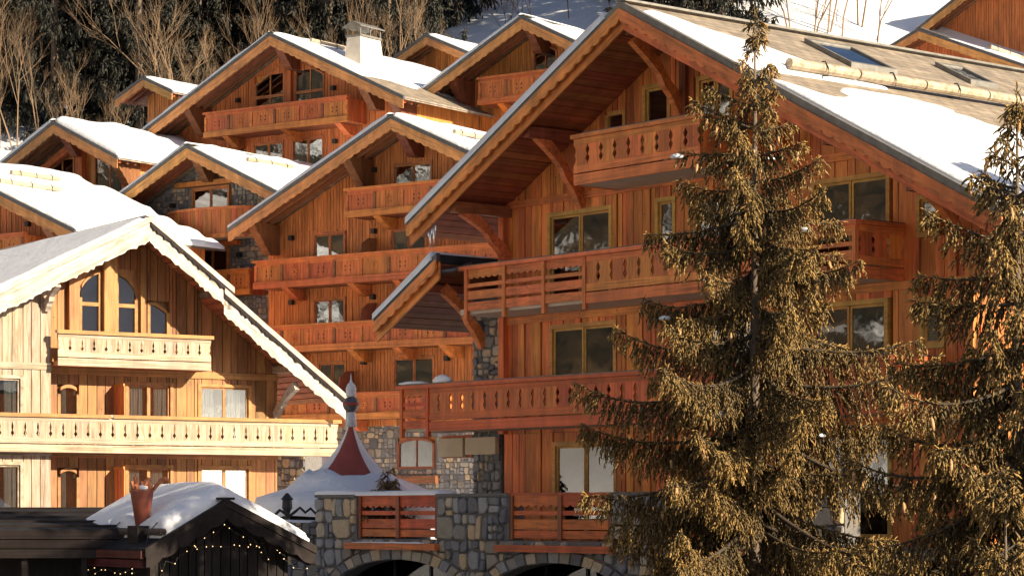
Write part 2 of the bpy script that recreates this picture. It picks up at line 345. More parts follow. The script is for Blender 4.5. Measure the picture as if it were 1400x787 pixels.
def scallop_bar(T, name, mat, p0, p1, h, d0, d1, per, dep, parent=None, jag=0, plumb=True):
    """board from ridge p0 to eave p1 (top edge), hanging h below, lower edge cut in lobes; d0..d1: v offsets"""
    p0 = Vector(p0); p1 = Vector(p1); L = (p1 - p0).length; x = (p1 - p0) / L
    z = Vector((0, 0, 1)); z = (z - x * z.dot(x)).normalized(); y = z.cross(x)
    tn = abs(x.z) / max(1e-6, math.hypot(x.x, x.y)) if plumb else 0; s0 = h * tn
    n = max(1, round(L / per)); bot = []
    for i in range(n):
        for t in ((0, .25, .5, .75) if not jag else (0, .4, .7)):
            u = (i + t) / n; q = dep * math.sin(math.pi * t) if not jag else dep * random.uniform(-.6, 1) * (1 if t else .1)
            bot.append((s0 + u * L, -h - q))
    bot.append((s0 + L, -h))
    if y.y < 0: d0, d1 = -d1, -d0
    mb = MB(); k = 0   # quads strips keep the outline safe
    pts = bot; m = len(pts)
    top = [((b[0] - s0), 0) for b in pts]
    for d in (d0, d1):
        mb.v += [(a, d, c) for a, c in top] + [(a, d, c) for a, c in pts]
    for i in range(m - 1):
        mb.f += [(i, m + i, m + i + 1, i + 1), (2 * m + i, 2 * m + i + 1, 3 * m + i + 1, 3 * m + i), (i, i + 1, 2 * m + i + 1, 2 * m + i), (m + i, 3 * m + i, 3 * m + i + 1, m + i + 1)]
    mb.f += [(0, 2 * m, 3 * m, m), (m - 1, 2 * m - 1, 4 * m - 1, 3 * m - 1)]
    o = link(name, mkmesh(name, mb.v, mb.f, mat), parent or T.r); c = p0 - Vector((0, 0, T.base))
    o.matrix_local = Matrix(((x.x, y.x, z.x, c.x), (x.y, y.y, z.y, c.y), (x.z, y.z, z.z, c.z), (0, 0, 0, 1)))
    return o
def balcony(T, a0, a1, v0, v1, wb, wt, secs, bm, zm, sides='R', slabm=None, cap=True, pitch=.44, name='balcony', xm=None, style=0):
    """framed railing on a slab. secs: (a, b, 'b' balusters | 's' slats)"""
    xm = xm or M['d_x']
    B_ = T.mesh(name, MB().box(a0 + .02, a1 - .02, v0 + .06, v1, wb + .03, wb + .16), slabm or M['slab'])
    lines = [((a0, v0), (a1, v0), secs)]
    if 'R' in sides: lines.append(((a1, v0 + .06), (a1, v1), [(0, v1 - v0 - .06, 'b')]))
    if 'L' in sides: lines.append(((a0, v0 + .06), (a0, v1), [(0, v1 - v0 - .06, 'b')]))
    H = wt - wb
    for i, (p, q, ss) in enumerate(lines):
        A = Vector((*p, 0)); D = Vector((*q, 0)) - A; L = D.length; x = D / L
        def P(t, w): r = A + x * t; return (r.x, r.y, w)
        off = a0 if i == 0 else 0
        y = Vector((0, 0, 1)).cross(x); in_ = 1 if i == 0 else 0
        T.bar('handrail', bm, P(-.05 if i == 0 else 0, wt - .045), P(L + (.05 if i == 0 else 0), wt - .045), .17, .09, parent=B_)
        if cap: T.bar('rail_cap', M['metal'], P(.3, wt + .012), P(L - .02, wt + .012), .13, .024, parent=B_)
        for (s, e, kind) in ss:
            s -= off; e -= off
            if kind == 'b':
                T.bar('rail_board', bm, P(s, wt - .16), P(e, wt - .16), .05, .13, parent=B_)
                T.bar('rail_board', bm, P(s, wb + .37), P(e, wb + .37), .05, .17, parent=B_)
                T.bar('rail_board', bm, P(s, wb + .135), P(e, wb + .135), .055, .24, parent=B_)
                h = H - .22 - .46 + .03; n = max(1, round((e - s) / pitch)); bw = (e - s) / n
                me = baluster_mesh(h, bw * .985, zm, style=style)
                for j in range(n):
                    c = P(s + bw * (j + .5), wb + .445); T.inst('baluster', me, (c[0] + (0.0 if i else 0), c[1] - (.012 if i == 0 else 0), c[2]), B_, rz=math.atan2(x.y, x.x))
            else:
                n = max(1, round((e - s) / 1.45))
                for j in range(n + 1):
                    t = s + (e - s) * j / n; T.bar('post', bm, P(t, wb - .12), P(t, wt - .09), .1, .1, up=(x.x, x.y, 0), parent=B_)
                for j in range(n):
                    t0 = s + (e - s) * j / n + .05; t1 = s + (e - s) * (j + 1) / n - .05
                    if i == 0: scallop_bar(T, 'rail_board', xm, P(t0, wt - .09), P(t1, wt - .09), .17, 0, .04, .22, .05, parent=B_)
                    else: T.bar('rail_board', bm, P(t0, wt - .17), P(t1, wt - .17), .04, .16, parent=B_)
                    for zc, hh in ((wt - .47, .09), (wt - .70, .20), (wb + .20, .20)): T.bar('rail_board', bm, P(t0, zc), P(t1, zc), .045, hh, parent=B_)
    return B_
def panel_balcony(T, a0, a1, v0, v1, wb, wt, npan, bm, pm, side=True, consoles=(), rosette=True):
    """closed railing of board panels between serrated posts (chalets on the slope)"""
    B_ = T.mesh('balcony', MB().box(a0 + .03, a1 - .03, v0 + .08, v1, wb + .02, wb + .14), M['c_dark'])
    T.bar('handrail', bm, (a0 - .12, v0, wt - .05), (a1 + .12, v0, wt - .05), .26, .10, parent=B_)
    T.bar('bottom_rail', bm, (a0 - .1, v0, wb + .13), (a1 + .1, v0, wb + .13), .2, .26, parent=B_)
    T.bar('rail_board', bm, (a0, v0 + .01, wt - .16), (a1, v0 + .01, wt - .16), .1, .12, parent=B_)
    pw = (a1 - a0) / npan; h0, h1 = wb + .26, wt - .22
    for i in range(npan + 1):
        x = a0 + i * pw; pr = []
        nt = 5
        for j in range(nt + 1):
            z = h0 + (h1 - h0) * j / nt; pr += [(.085, z), (.05, z + .02)] if j < nt else [(.085, z)]
        poly = [(-p, z) for p, z in pr] + [(p, z) for p, z in reversed(pr)]
        T.mesh('post', MB().prism(poly, lambda q, z, d: (x + q, d, z), v0 - .05, v0 + .03), M['c_dark'] if i % 2 else bm, B_)
    for i in range(npan):
        x0 = a0 + i * pw + .08; x1 = a0 + (i + 1) * pw - .08; mb = MB(); n = max(2, round((x1 - x0) / .17)); bw = (x1 - x0) / n
        for j in range(n): q = random.uniform(0, .015); mb.box(x0 + j * bw + .004, x0 + (j + 1) * bw - .004, v0 - .005 - q, v0 + .04, h0, h1)
        pn = T.mesh('panel', mb, pm, B_)
        if rosette and i % 3 == 1:
            ro = MB(); c = ((x0 + x1) / 2, (h0 + h1) / 2)
            for k in range(8):
                t = k * math.pi / 4; r0, r1 = .04, .22
                ro.prism([(c[0] + r0 * math.cos(t), c[1] + r0 * math.sin(t)), (c[0] + .12 * math.cos(t - .25), c[1] + .12 * math.sin(t - .25)), (c[0] + r1 * math.cos(t), c[1] + r1 * math.sin(t)), (c[0] + .12 * math.cos(t + .25), c[1] + .12 * math.sin(t + .25))], lambda q, z, d: (q, d, z), v0 - .045, v0 - .02)
            T.mesh('rosette', ro, bm, B_)
        else:
            mb = MB()
            for k in (-1, 1):
                cx = (x0 + x1) / 2 + k * min(.13, (x1 - x0) / 5)
                for zz in (.38, .62): z = h0 + (h1 - h0) * zz; mb.prism([(cx, z - .05), (cx + .03, z), (cx, z + .05), (cx - .03, z)], lambda q, y, d: (q, d, y), v0 - .028, v0 - .01)
            T.mesh('carving', mb, M['room'], B_)
            fr = MB(); z = h1 - .05
            T.mesh('panel_frame', MB().box(x0, x1, v0 - .04, v0 - .022, z, h1 - .003), bm, B_); T.mesh('panel_frame', MB().box(x0, x1, v0 - .04, v0 - .022, h0 + .003, h0 + .05), bm, B_)
    if side:
        for x in (a0, a1): T.mesh('side_panel', MB().box(x - .03, x + .03, v0 + .05, v1, wb + .02, wt - .1), pm, B_)
    for x in consoles: console(T, x, v0 + .15, v1, wb - .46, wb, .34, B_)
    return B_
def console(T, a, v0, v1, w0, w1, wd_, parent=None, n=4, mat=None):
    n = 5 if w1 - w0 > .7 else n
    """stepped beam end under a balcony or purlin"""
    poly = [(v1, w0), (v1, w1), (v0, w1)]
    for i in range(n): poly += [(v0 + (v1 - v0) * .62 * (i + .35) / n, w1 - (w1 - w0) * (i + .5) / n), (v0 + (v1 - v0) * .62 * (i + 1) / n, w1 - (w1 - w0) * (i + 1) / n)]
    T.mesh('bracket', MB().prism(poly, lambda v, w, d: (d, v, w), a - wd_ / 2, a + wd_ / 2), mat or M['c_bar'], parent)
def roof(T, ra, top, aL, aR, pL, pR, v0, v1, th, covm, vm, flash, kind='plain', soffit=None, vb=.36, name='roof', ridge=True, rafters=0, vwall=1.4, under=None):
    zf = lambda a: top - (pL * (ra - a) if a < ra else pR * (a - ra))
    mb = MB()
    for x0, x1 in ((aL, ra), (ra, aR)):
        if x1 - x0 < .01: continue
        mb.hexa([(x0, v0, zf(x0) - th), (x1, v0, zf(x1) - th), (x1, v1, zf(x1) - th), (x0, v1, zf(x0) - th), (x0, v0, zf(x0)), (x1, v0, zf(x1)), (x1, v1, zf(x1)), (x0, v1, zf(x0))])
    Rf = T.mesh(name, mb, covm)
    for x1, p in ((aL, pL), (aR, pR)):
        if abs(x1 - ra) < .01: continue
        s = -1 if x1 < ra else 1; e = (x1, zf(x1))
        scallop_bar(T, 'verge_flashing', flash, (ra, v0, top + .03), (x1 + s * .03, v0, e[1] + .03 - p * .03), .15, -.10, .02, 9, 0, parent=Rf)
        if kind == 'double':
            scallop_bar(T, 'verge_board', vm, (ra, v0, top - .14), (x1, v0, e[1] - .14), .20, -.15, -.09, .34, .06, parent=Rf)
            scallop_bar(T, 'verge_board', vm, (ra, v0, top - .16), (x1, v0, e[1] - .16), .38, -.018, .03, 9, 0, parent=Rf)
        elif kind == 'jag':
            if s > 0: scallop_bar(T, 'verge_shadow_strip', M['shed_bar'], (ra, v0, top - .12), (x1, v0, e[1] - .12), .13, -.09, -.03, .22, .06, parent=Rf, jag=1)  # added dark strip standing in for the shadow cast by the upper trim
            scallop_bar(T, 'verge_board', vm, (ra, v0, top - .16), (x1, v0, e[1] - .16), .50, -.018, .03, .32, .06, parent=Rf, jag=1)
        else:
            scallop_bar(T, 'verge_board', vm, (ra, v0, top - .14), (x1, v0, e[1] - .14), vb, -.07, -.02, .42, .06, parent=Rf)
        nrm = Vector((s * p, 0, 1)).normalized()
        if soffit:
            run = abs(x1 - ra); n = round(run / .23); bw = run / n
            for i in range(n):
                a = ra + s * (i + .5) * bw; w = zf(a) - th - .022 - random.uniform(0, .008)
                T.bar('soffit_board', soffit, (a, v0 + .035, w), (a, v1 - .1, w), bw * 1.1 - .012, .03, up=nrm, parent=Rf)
        for i in range(rafters):
            v = v0 + .28 + i * (vwall - v0 - .35) / max(1, rafters)
            T.bar('rafter', M['c_bar'] if i < 1 else M['c_dark'], (ra, v, top - th - .10), (x1 - s * .15, v, zf(x1 - s * .15) - th - .10), .14, .2, up=nrm, parent=Rf)
    if ridge: T.bar('ridge_cap', flash, (ra, v0 - .1, top + .035), (ra, v1, top + .035), .34, .05, parent=Rf)
    return Rf, zf
def snow_sheet(T, label, a0, a1, zf, v0, v1, thick, mask=None, na=24, nv=40, seed=0, group=None, edge=.22, lump=.5, lip=.42):
    """snow lying on one roof slope between a0 and a1; thickness follows drifts, sinks into the roof where the mask is zero"""
    V = []; Fc = []
    for i in range(na + 1):
        a = a0 + (a1 - a0) * i / na
        for j in range(nv + 1):
            v = v0 + (v1 - v0) * j / nv
            d = min(abs(a - a0), abs(a - a1), abs(v - v0), abs(v - v1)); e = math.sqrt(max(0, 1 - (1 - min(1, d / edge)) ** 2))
            nn = noise.noise((a * .55 + seed, v * .35, seed * 1.7)) * lump + noise.noise((a * 1.7, v * 1.1 + seed, 3)) * lump * .35
            h = thick * (lip + (1 - lip) * e) * (1 + nn)
            if mask:
                m = mask(a, v); h = h * min(1, max(0, m)) ** .5 if m > 0 else 0
                if h < .012: h = -.04
            if i in (0, na) or j in (0, nv): aa = a; vv = v
            V.append((a, v, zf(a) + max(h, .012) if not mask else zf(a) + h))
    def I(i, j): return i * (nv + 1) + j
    for i in range(na):
        for j in range(nv): Fc.append((I(i, j), I(i + 1, j), I(i + 1, j + 1), I(i, j + 1)))
    ring = [I(i, 0) for i in range(na + 1)] + [I(na, j) for j in range(1, nv + 1)] + [I(i, nv) for i in range(na - 1, -1, -1)] + [I(0, j) for j in range(nv - 1, 0, -1)]
    k = len(V); V += [(V[q][0], V[q][1], zf(V[q][0]) - .03) for q in ring]; n = len(ring)
    for q in range(n): Fc.append((ring[q], k + q, k + (q + 1) % n, ring[(q + 1) % n]))
    mb = MB(); mb.v = V; mb.f = Fc
    o = T.mesh('snow', mb, M['snow'], free=True, smooth=True); tag(o, label, 'snow', group, 'stuff'); return o
def clip(poly, nx, ny, c):
    out = []
    for i in range(len(poly)):
        p, q = poly[i], poly[(i + 1) % len(poly)]; a = nx * p[0] + ny * p[1] - c; b = nx * q[0] + ny * q[1] - c
        if a <= 0: out.append(p)
        if (a < 0 < b) or (b < 0 < a): t = a / (a - b); out.append((p[0] + (q[0] - p[0]) * t, p[1] + (q[1] - p[1]) * t))
    return out
def stones(T, parent, a0, a1, w0, w1, v, size, depth, joined=False, cutfn=None, keep=None, asp=1.25, name='stone', fn=None, gap=.012, seed=1):
    """irregular field stones: relaxed cells, each a block with bevelled face. fn(x,y,d) -> (a,v,w)"""
    rg = random.Random(seed); fn = fn or (lambda x, y, d: (x, v - d, y))
    cells = []
    def split(x0, y0, x1, y1):
        w_, h_ = x1 - x0, y1 - y0; lim = size * rg.uniform(.75, 1.9)
        if w_ > lim * asp and w_ >= h_ * .8: c = x0 + w_ * rg.uniform(.3, .7); split(x0, y0, c, y1); split(c, y0, x1, y1)
        elif h_ > lim: c = y0 + h_ * rg.uniform(.3, .7); split(x0, y0, x1, c); split(x0, c, x1, y1)
        else: cells.append((x0, y0, x1, y1))
    ysp = w0
    while ysp < w1 - .01:
        h_ = min(w1 - ysp, size * rg.uniform(1.6, 2.6)); h_ = w1 - ysp if w1 - ysp - h_ < size * .7 else h_
        xsp = a0
        while xsp < a1 - .01: w_ = min(a1 - xsp, size * rg.uniform(1.4, 3.2)); w_ = a1 - xsp if a1 - xsp - w_ < size * .6 else w_; split(xsp, ysp, xsp + w_, ysp + h_); xsp += w_
        ysp += h_
    J = MB(); tones = []
    for (x0, y0, x1, y1) in cells:
        q = min(x1 - x0, y1 - y0); poly = []
        for (x, y, sx, sy) in ((x0, y0, 1, 1), (x1, y0, -1, 1), (x1, y1, -1, -1), (x0, y1, 1, -1)):
            jx, jy = rg.uniform(-.06, .17) * q, rg.uniform(-.06, .17) * q
            if rg.random() < .55:
                e = rg.uniform(.12, .34) * q; pa = (x + sx * (e + jx * .5), y + sy * jy * .4); pb = (x + sx * jx * .4, y + sy * (e + jy * .5)); poly += [pb, pa] if sx * sy > 0 else [pa, pb]
            else: poly.append((x + sx * jx, y + sy * jy))
        poly = [(min(a1, max(a0, x)), min(w1, max(w0, y))) for x, y in poly]
        cx = sum(p[0] for p in poly) / len(poly); cy = sum(p[1] for p in poly) / len(poly)
        if keep and not keep(cx, cy): continue
        if cutfn: poly = cutfn(poly, cx, cy)
        if len(poly) < 3: continue
        pp = [poly[k] for k in range(len(poly)) if math.dist(poly[k], poly[k - 1]) > .02]
        if len(pp) < 3: continue
        cx = sum(p[0] for p in pp) / len(pp); cy = sum(p[1] for p in pp) / len(pp); r = min(math.dist(p, (cx, cy)) for p in pp)
        if r < .035: continue
        s1 = max(.5, 1 - gap / r); s2 = max(.4, 1 - (gap + .022) / r); d = depth * rg.uniform(.55, 1.15); n = len(pp); b = J if joined else MB(); k = len(b.v)
        tx, ty = rg.uniform(-.12, .12), rg.uniform(-.12, .12)
        for sc, dd in ((s1, -.02), (s1, d * .6), (s2, d)):
            b.v += [fn(cx + (x - cx) * sc, cy + (y - cy) * sc, dd + ((x - cx) * tx + (y - cy) * ty if dd > 0 else 0)) for x, y in pp]
        for ri in range(2):
            for q in range(n): b.f.append((k + ri * n + q, k + ri * n + (q + 1) % n, k + (ri + 1) * n + (q + 1) % n, k + (ri + 1) * n + q))
        b.f.append(tuple(range(k + 2 * n, k + 3 * n)))
        if joined: tones += [rg.random()] * (3 * n)
        else: T.mesh(name, b, M['stone'], parent)
    if joined:
        o = T.mesh(name + '_facing', J, M['stone_j'], parent); o['kind'] = 'stuff'
        at = o.data.attributes.new('tone', 'FLOAT', 'POINT'); at.data.foreach_set('value', tones); return o
def gable_body(T, a0, a1, w0, zf, off, v0, v1, mat, ra, name='wall'):
    pts = [(a0, w0), (a1, w0), (a1, zf(a1) - off)] + ([(ra, zf(ra) - off)] if a0 < ra < a1 else []) + [(a0, zf(a0) - off)]
    return T.mesh(name, MB().prism(pts, lambda x, y, d: (x, d, y), v0, v1), mat)
def log_guard(T, Rf, zf, p, q, r=.09, mat=None, hooks=3, up=.26):
    o = T.mesh('snow_guard', MB().tube([(p[0], p[1], zf(p[0]) + r + up), (q[0], q[1], zf(q[0]) + r + up)], r, 10), mat or M['log'], Rf)
    # grain follows the log only roughly: the log lies along v
    for i in range(hooks):
        t = (i + .5) / hooks; a = p[0] + (q[0] - p[0]) * t; v = p[1] + (q[1] - p[1]) * t; z = zf(a) + r + up
        T.mesh('guard_hook', MB().tube([(a - .28, v, zf(a - .28) - .02), (a + r + .02, v, z - r - .06), (a + r + .03, v, z), (a + r * .5, v, z + r + .03), (a - r * .3, v, z + r + .04)], .016, 5), M['iron'], Rf)
    return o
# ------------------------------------------------------------------ ground
def zt(x, y):
    P = [(-200, -3.4), (76, -3.4), (100, -1.2), (112, 6.5), (125, 13.5), (145, 21), (175, 35), (260, 80), (520, 230), (1600, 560)]
    for (y0, z0), (y1, z1) in zip(P, P[1:]):
        if y <= y1:
            z = z0 + (z1 - z0) * (y - y0) / (y1 - y0); break
    k = min(1, max(0, (y - 125) / 60))
    if y < -40: z += (-40 - y) * .22
    if x < -46: z += min(260, (-46 - x) * .62)
    if x > 110: z += (x - 110) * .16
    z += k * .45 * min(24, max(0, x + 8)) + k * (noise.noise((x * .035, y * .035, 0)) * 3.0 + noise.noise((x * .12, y * .12, 5)) * .8)
    return z
ys = list(-60 - np.geomspace(900, 10, 14)) + list(np.linspace(-60, 70, 14)) + list(np.linspace(74, 126, 27)) + list(np.linspace(127, 230, 60)) + list(np.geomspace(235, 1500, 40))
xs = sorted(set([round(q, 2) for q in list(np.linspace(-70, 90, 81)) + list(-70 - np.geomspace(3, 900, 16)) + list(90 + np.geomspace(3, 900, 16))]))
gv = [(x, y, zt(x, y)) for y in ys for x in xs]; nx_ = len(xs)
gf = [(j * nx_ + i, j * nx_ + i + 1, (j + 1) * nx_ + i + 1, (j + 1) * nx_ + i) for j in range(len(ys) - 1) for i in range(nx_ - 1)]
gm = snowmat('snow_ground')
n_ = gm.node_tree.nodes; l_ = gm.node_tree.links; b_ = n_['Principled BSDF']      # far woods cover the mountain beyond the built trees
geo = n_.new('ShaderNodeNewGeometry'); sp = n_.new('ShaderNodeSeparateXYZ'); l_.new(geo.outputs['Position'], sp.inputs[0])
fy = n_.new('ShaderNodeMapRange'); fy.inputs[1].default_value = 185; fy.inputs[2].default_value = 215; l_.new(sp.outputs[1], fy.inputs[0])
fx = n_.new('ShaderNodeMapRange'); fx.inputs[1].default_value = -48; fx.inputs[2].default_value = -62; l_.new(sp.outputs[0], fx.inputs[0])
fb = n_.new('ShaderNodeMapRange'); fb.inputs[1].default_value = -60; fb.inputs[2].default_value = -120; l_.new(sp.outputs[1], fb.inputs[0])
fo = mth(n_, l_, 'MAXIMUM', mth(n_, l_, 'MAXIMUM', fy.outputs[0], fx.outputs[0]), fb.outputs[0])
nz = n_.new('ShaderNodeTexNoise'); nz.inputs['Scale'].default_value = .09; nz.inputs['Detail'].default_value = 8; nz.inputs['Roughness'].default_value = .7; l_.new(geo.outputs['Position'], nz.inputs['Vector'])
th = n_.new('ShaderNodeMapRange'); th.inputs[1].default_value = .40; th.inputs[2].default_value = .47; l_.new(nz.outputs['Fac'], th.inputs[0])
mx = n_.new('ShaderNodeMix'); mx.data_type = 'RGBA'; mx.inputs[6].default_value = (.84, .87, .91, 1)
n2 = n_.new('ShaderNodeTexNoise'); n2.inputs['Scale'].default_value = .6; n2.inputs['Detail'].default_value = 6; l_.new(geo.outputs['Position'], n2.inputs['Vector'])
wc = ramp(n_, l_, n2.outputs['Fac'], [(.35, (.02, .022, .014)), (.55, (.07, .05, .028)), (.7, (.14, .095, .05))])
l_.new(wc, mx.inputs[7]); l_.new(mth(n_, l_, 'MULTIPLY', fo, th.outputs[0]), mx.inputs[0]); l_.new(mx.outputs[2], b_.inputs['Base Color'])
ro = MB().box(-40, 40, -40, 59, -3.41, -3.396); rd = link('road', mkmesh('road', ro.v, ro.f, noisy('wet_street', (.05, .05, .055), (.16, .165, .18), .8, .6, .3))); rd['kind'] = 'structure'
g = link('terrain', mkmesh('terrain', gv, gf, gm, True)); g['kind'] = 'structure'

# ------------------------------------------------------------------ the big chalet
D = Thing('chalet', 'large orange timber chalet with three open balconies and a roof with two skylights', 'chalet', (.84, 57.5), 50.3, -3.4)
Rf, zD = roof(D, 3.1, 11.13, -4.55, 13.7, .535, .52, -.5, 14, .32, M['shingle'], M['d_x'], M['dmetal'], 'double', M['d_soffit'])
D_ROOF = Rf
wl_ = gable_body(D, -3.3, 11.4, -3.6, zD, .40, 1.54, 13.2, M['d_plank'], 3.1)
VW = 1.4
opD = [(-1.64, .65, 4.9, 7.1), (-1.56, .8, 2.2, 4.44), (-1.45, .82, -.62, 1.67), (1.69, 2.61, 7.5, 9.7), (3.45, 4.6, 7.5, 9.67), (2.11, 2.78, 5.75, 7.1), (3.37, 5.0, 4.9, 7.03),
       (6.94, 9.15, 4.9, 7.0), (6.9, 9.1, 2.2, 4.4), (3.55, 5.45, 2.2, 4.4), (9.85, 10.5, 5.55, 6.42), (9.95, 10.6, 3.3, 4.35), (.42, 1.12, 8.55, 9.2), (4.0, 5.6, -.6, 1.7), (7.2, 9.2, -.6, 1.7)]
planks(D, wl_, -3.3, 11.4, -.72, lambda a: zD(a) - .37, VW, .22, .42, M['d_plank'], opD, cuts=(4.62, 7.42, 1.9), th=.12, jit=.04)
cur1 = [(0, .45), (.5, 1)]
for i, o in enumerate(opD):
    if i == 12: window(D, *o, VW, M['frame'], 1, topfn=lambda a: min(zD(a) - .52, 9.25))
    elif i in (3, 5, 10, 11): window(D, *o, VW, M['frame_m'], 1, cur=[(0, .35)] if i == 3 else None)
    else: window(D, *o, VW, M['frame_m'], 2, cur=[(0, .3), (.62, 1)] if i in (0, 7, 8) else ([(.0, .3), None] if i in (6, 9) else ([None, (.25, .95)] if i == 1 else ([(.0, .35), (.5, 1)] if i in (2, 13, 14) else None))))
for w in (7.42, 4.62):
    a = -3.3; end = min(11.4, 3.1 + (10.6 - w) / .52)
    while a < end - .3: b = min(end, a + random.uniform(2.4, 3.6)); D.bar('belt_board', M['d_bar'], (a, VW - .03, w), (b - .01, VW - .03, w), .07, .17, parent=wl_); a = b
D.bar('corner_post', M['d_bar'], (-3.24, VW - .06, 1.9), (-3.24, VW - .06, 7.35), .2, .2, up=(0, 1, 0), parent=wl_)
D.bar('corner_post', M['d_bar'], (11.34, VW - .06, -.7), (11.34, VW - .06, 6.5), .2, .2, up=(0, 1, 0), parent=wl_)
D.bar('wall_post', M['d_beam'], (3.1, VW - .06, 7.55), (3.1, VW - .06, 10.6), .2, .16, up=(0, 1, 0), parent=wl_)
def brace(T, a, p, q, wd_=.17, hh=.2, bow=.12, mat=None, parent=None):
    """curved strut in the plane a = const from wall point p=(v,w) to purlin point q"""
    n = 8; top = []; bot = []; dx, dz = q[0] - p[0], q[1] - p[1]; L = math.hypot(dx, dz); nx, nz = dz / L, -dx / L
    if nz > 0: nx, nz = -nx, -nz
    for i in range(n + 1):
        t = i / n; b = bow * math.sin(math.pi * t) * -1 + (.05 if .25 < t < .4 else 0); x = p[0] + dx * t - nx * b * -1; z = p[1] + dz * t - nz * b * -1
        k = hh * (.5 + .25 * abs(2 * t - 1)); top.append((x - nx * k, z - nz * k)); bot.append((x + nx * k, z + nz * k))
    T.mesh('brace', MB().prism(top + bot[::-1], lambda v, w, d: (d, v, w), a - wd_ / 2, a + wd_ / 2), mat or M['d_x'], parent)
for a, p, q in ((-.37, (1.36, 7.2), (-.05, 8.72)), (-3.1, (1.36, 6.1), (-.05, 7.2)), (3.0, (1.36, 8.9), (-.1, 10.42)), (6.5, (1.36, 7.4), (-.1, 8.75)), (11.2, (1.36, 5.2), (0, 6.4))):
    brace(D, a, p, q)
for a in (3.1, -.37, -3.1, 6.5, 9.0, 11.2):
    D.bar('purlin', M['d_beam'], (a, -.36, zD(a) - .55), (a, 1.5, zD(a) - .55), .2, .26)
balcony(D, .9, 5.0, 0, VW - .02, 7.38, 8.53, [(.9, 5.0, 'b')], M['d_bar'], M['d_plank'], sides='RL')
balcony(D, -3.35, 9.5, 0, VW - .02, 4.69, 5.86, [(-3.0, 1.27, 's'), (1.27, 6.2, 'b'), (6.2, 9.45, 's')], M['d_bar'], M['d_plank'], sides='R')
balcony(D, -5.7, 10.4, 0, VW - .02, 1.95, 3.11, [(-5.55, -4.5, 's'), (-4.5, 10.4, 'b')], M['red_bar'], M['d_red'], sides='R', xm=M['red_x'])
# skylights
for a0, a1, v0, v1 in ((3.9, 5.35, 4.35, 5.9), (4.0, 5.1, 8.75, 9.75)):
    zt_ = lambda a, h: zD(a) + h
    mb = MB()
    for (x0, x1, y0, y1) in ((a0, a0 + .09, v0, v1), (a1 - .09, a1, v0, v1), (a0 + .09, a1 - .09, v0, v0 + .09), (a0 + .09, a1 - .09, v1 - .09, v1)):
        mb.hexa([(x0, y0, zt_(x0, -.02)), (x1, y0, zt_(x1, -.02)), (x1, y1, zt_(x1, -.02)), (x0, y1, zt_(x0, -.02)), (x0, y0, zt_(x0, .12)), (x1, y0, zt_(x1, .12)), (x1, y1, zt_(x1, .12)), (x0, y1, zt_(x0, .12))])
    sk = D.mesh('skylight', mb, M['dmetal'], Rf)
    D.mesh('pane', MB().hexa([(a0 + .09, v0 + .09, zt_(a0 + .09, .05)), (a1 - .09, v0 + .09, zt_(a1 - .09, .05)), (a1 - .09, v1 - .09, zt_(a1 - .09, .05)), (a0 + .09, v1 - .09, zt_(a0 + .09, .05)),
                                 (a0 + .09, v0 + .09, zt_(a0 + .09, .08)), (a1 - .09, v0 + .09, zt_(a1 - .09, .08)), (a1 - .09, v1 - .09, zt_(a1 - .09, .08)), (a0 + .09, v1 - .09, zt_(a0 + .09, .08))]), M['glass'], Rf)
for k in range(4): log_guard(D, Rf, zD, (6.75, .9 + k * 2.15), (6.75, 3.0 + k * 2.15), .115, hooks=1, up=.12)
def maskD(a, v):
    n = noise.noise((a * .9, v * .35, 2.2)) * .55 + noise.noise((a * 2.5, v * .8, 7)) * .2
    up = (a - (3.75 + (v - .4) * .78)) * 1.3 + n * .5 if a < 6.75 else 1
    if a < 6.75: up = min(up, (5.2 - v) * 1.0 + n)
    bare = 1.0
    if a >= 6.75: bare = (a - 6.95 - (.25 + .12 * v)) * 1.4 + n * 2.4
    e = (v + .28) * 6 if a < 6.6 else 1
    return min(up, bare, e)
snow_sheet(D, 'white snow covering the lower half of the skylight roof below its log guard', 3.5, 13.72, zD, -.42, 13.9, .13, maskD, 90, 90, seed=3, edge=.1, lump=.3)
snow_sheet(D, 'thin snow strip lying on the far slope edge of the large orange chalet', -4.62, 2.6, zD, -.63, 13.9, .15, None, 40, 30, seed=9, edge=.15, lump=.3, lip=.9)
# stone pier and low side roof at the left corner
pier = D.mesh('stone_pier', MB().box(-4.5, -3.42, 1.42, 4.0, -3.6, 5.3), M['mortar'])
stones(D, pier, -4.5, -3.42, -.7, 5.2, 1.42, .24, .07, seed=5)
R2, z2 = roof(D, -3.42, 6.15, -5.9, -3.42, .55, .55, -.5, 6, .2, M['darkroof'], M['d_x'], M['metal'], 'double', M['c_dark'], name='porch_roof', ridge=False)
snow_sheet(D, 'narrow strip of snow on the small porch roof beside the large chalet', -5.95, -3.6, z2, -.63, 5.9, .17, None, 16, 24, seed=4, edge=.15, lip=.9)
brace(D, -4.1, (1.4, 4.1), (.1, 5.45), parent=R2); D.bar('purlin', M['d_beam'], (-4.1, -.36, z2(-4.1) - .38), (-4.1, 1.5, z2(-4.1) - .38), .16, .2, parent=R2)
D.mesh('gutter', MB().tube([(-5.95, -.45, 4.62), (-5.6, -.46, 4.85), (-4.2, -.48, 5.55), (-3.7, -.47, 5.75), (-3.3, -.2, 5.78), (-3.2, .3, 5.95)], .055, 8), M['metal'], R2, True)
D.mesh('render_panel', MB().box(-4.62, -3.45, 1.24, 1.36, 1.42, 1.84), M['plaster']); D.mesh('render_panel', MB().box(-5.75, -4.75, 1.26, 1.38, 1.38, 1.84), M['plaster'])
D.mesh('porch_wall', MB().box(-5.75, -4.55, 1.40, 1.5, 1.36, 1.92), M['d_plank'])
ic = MB()
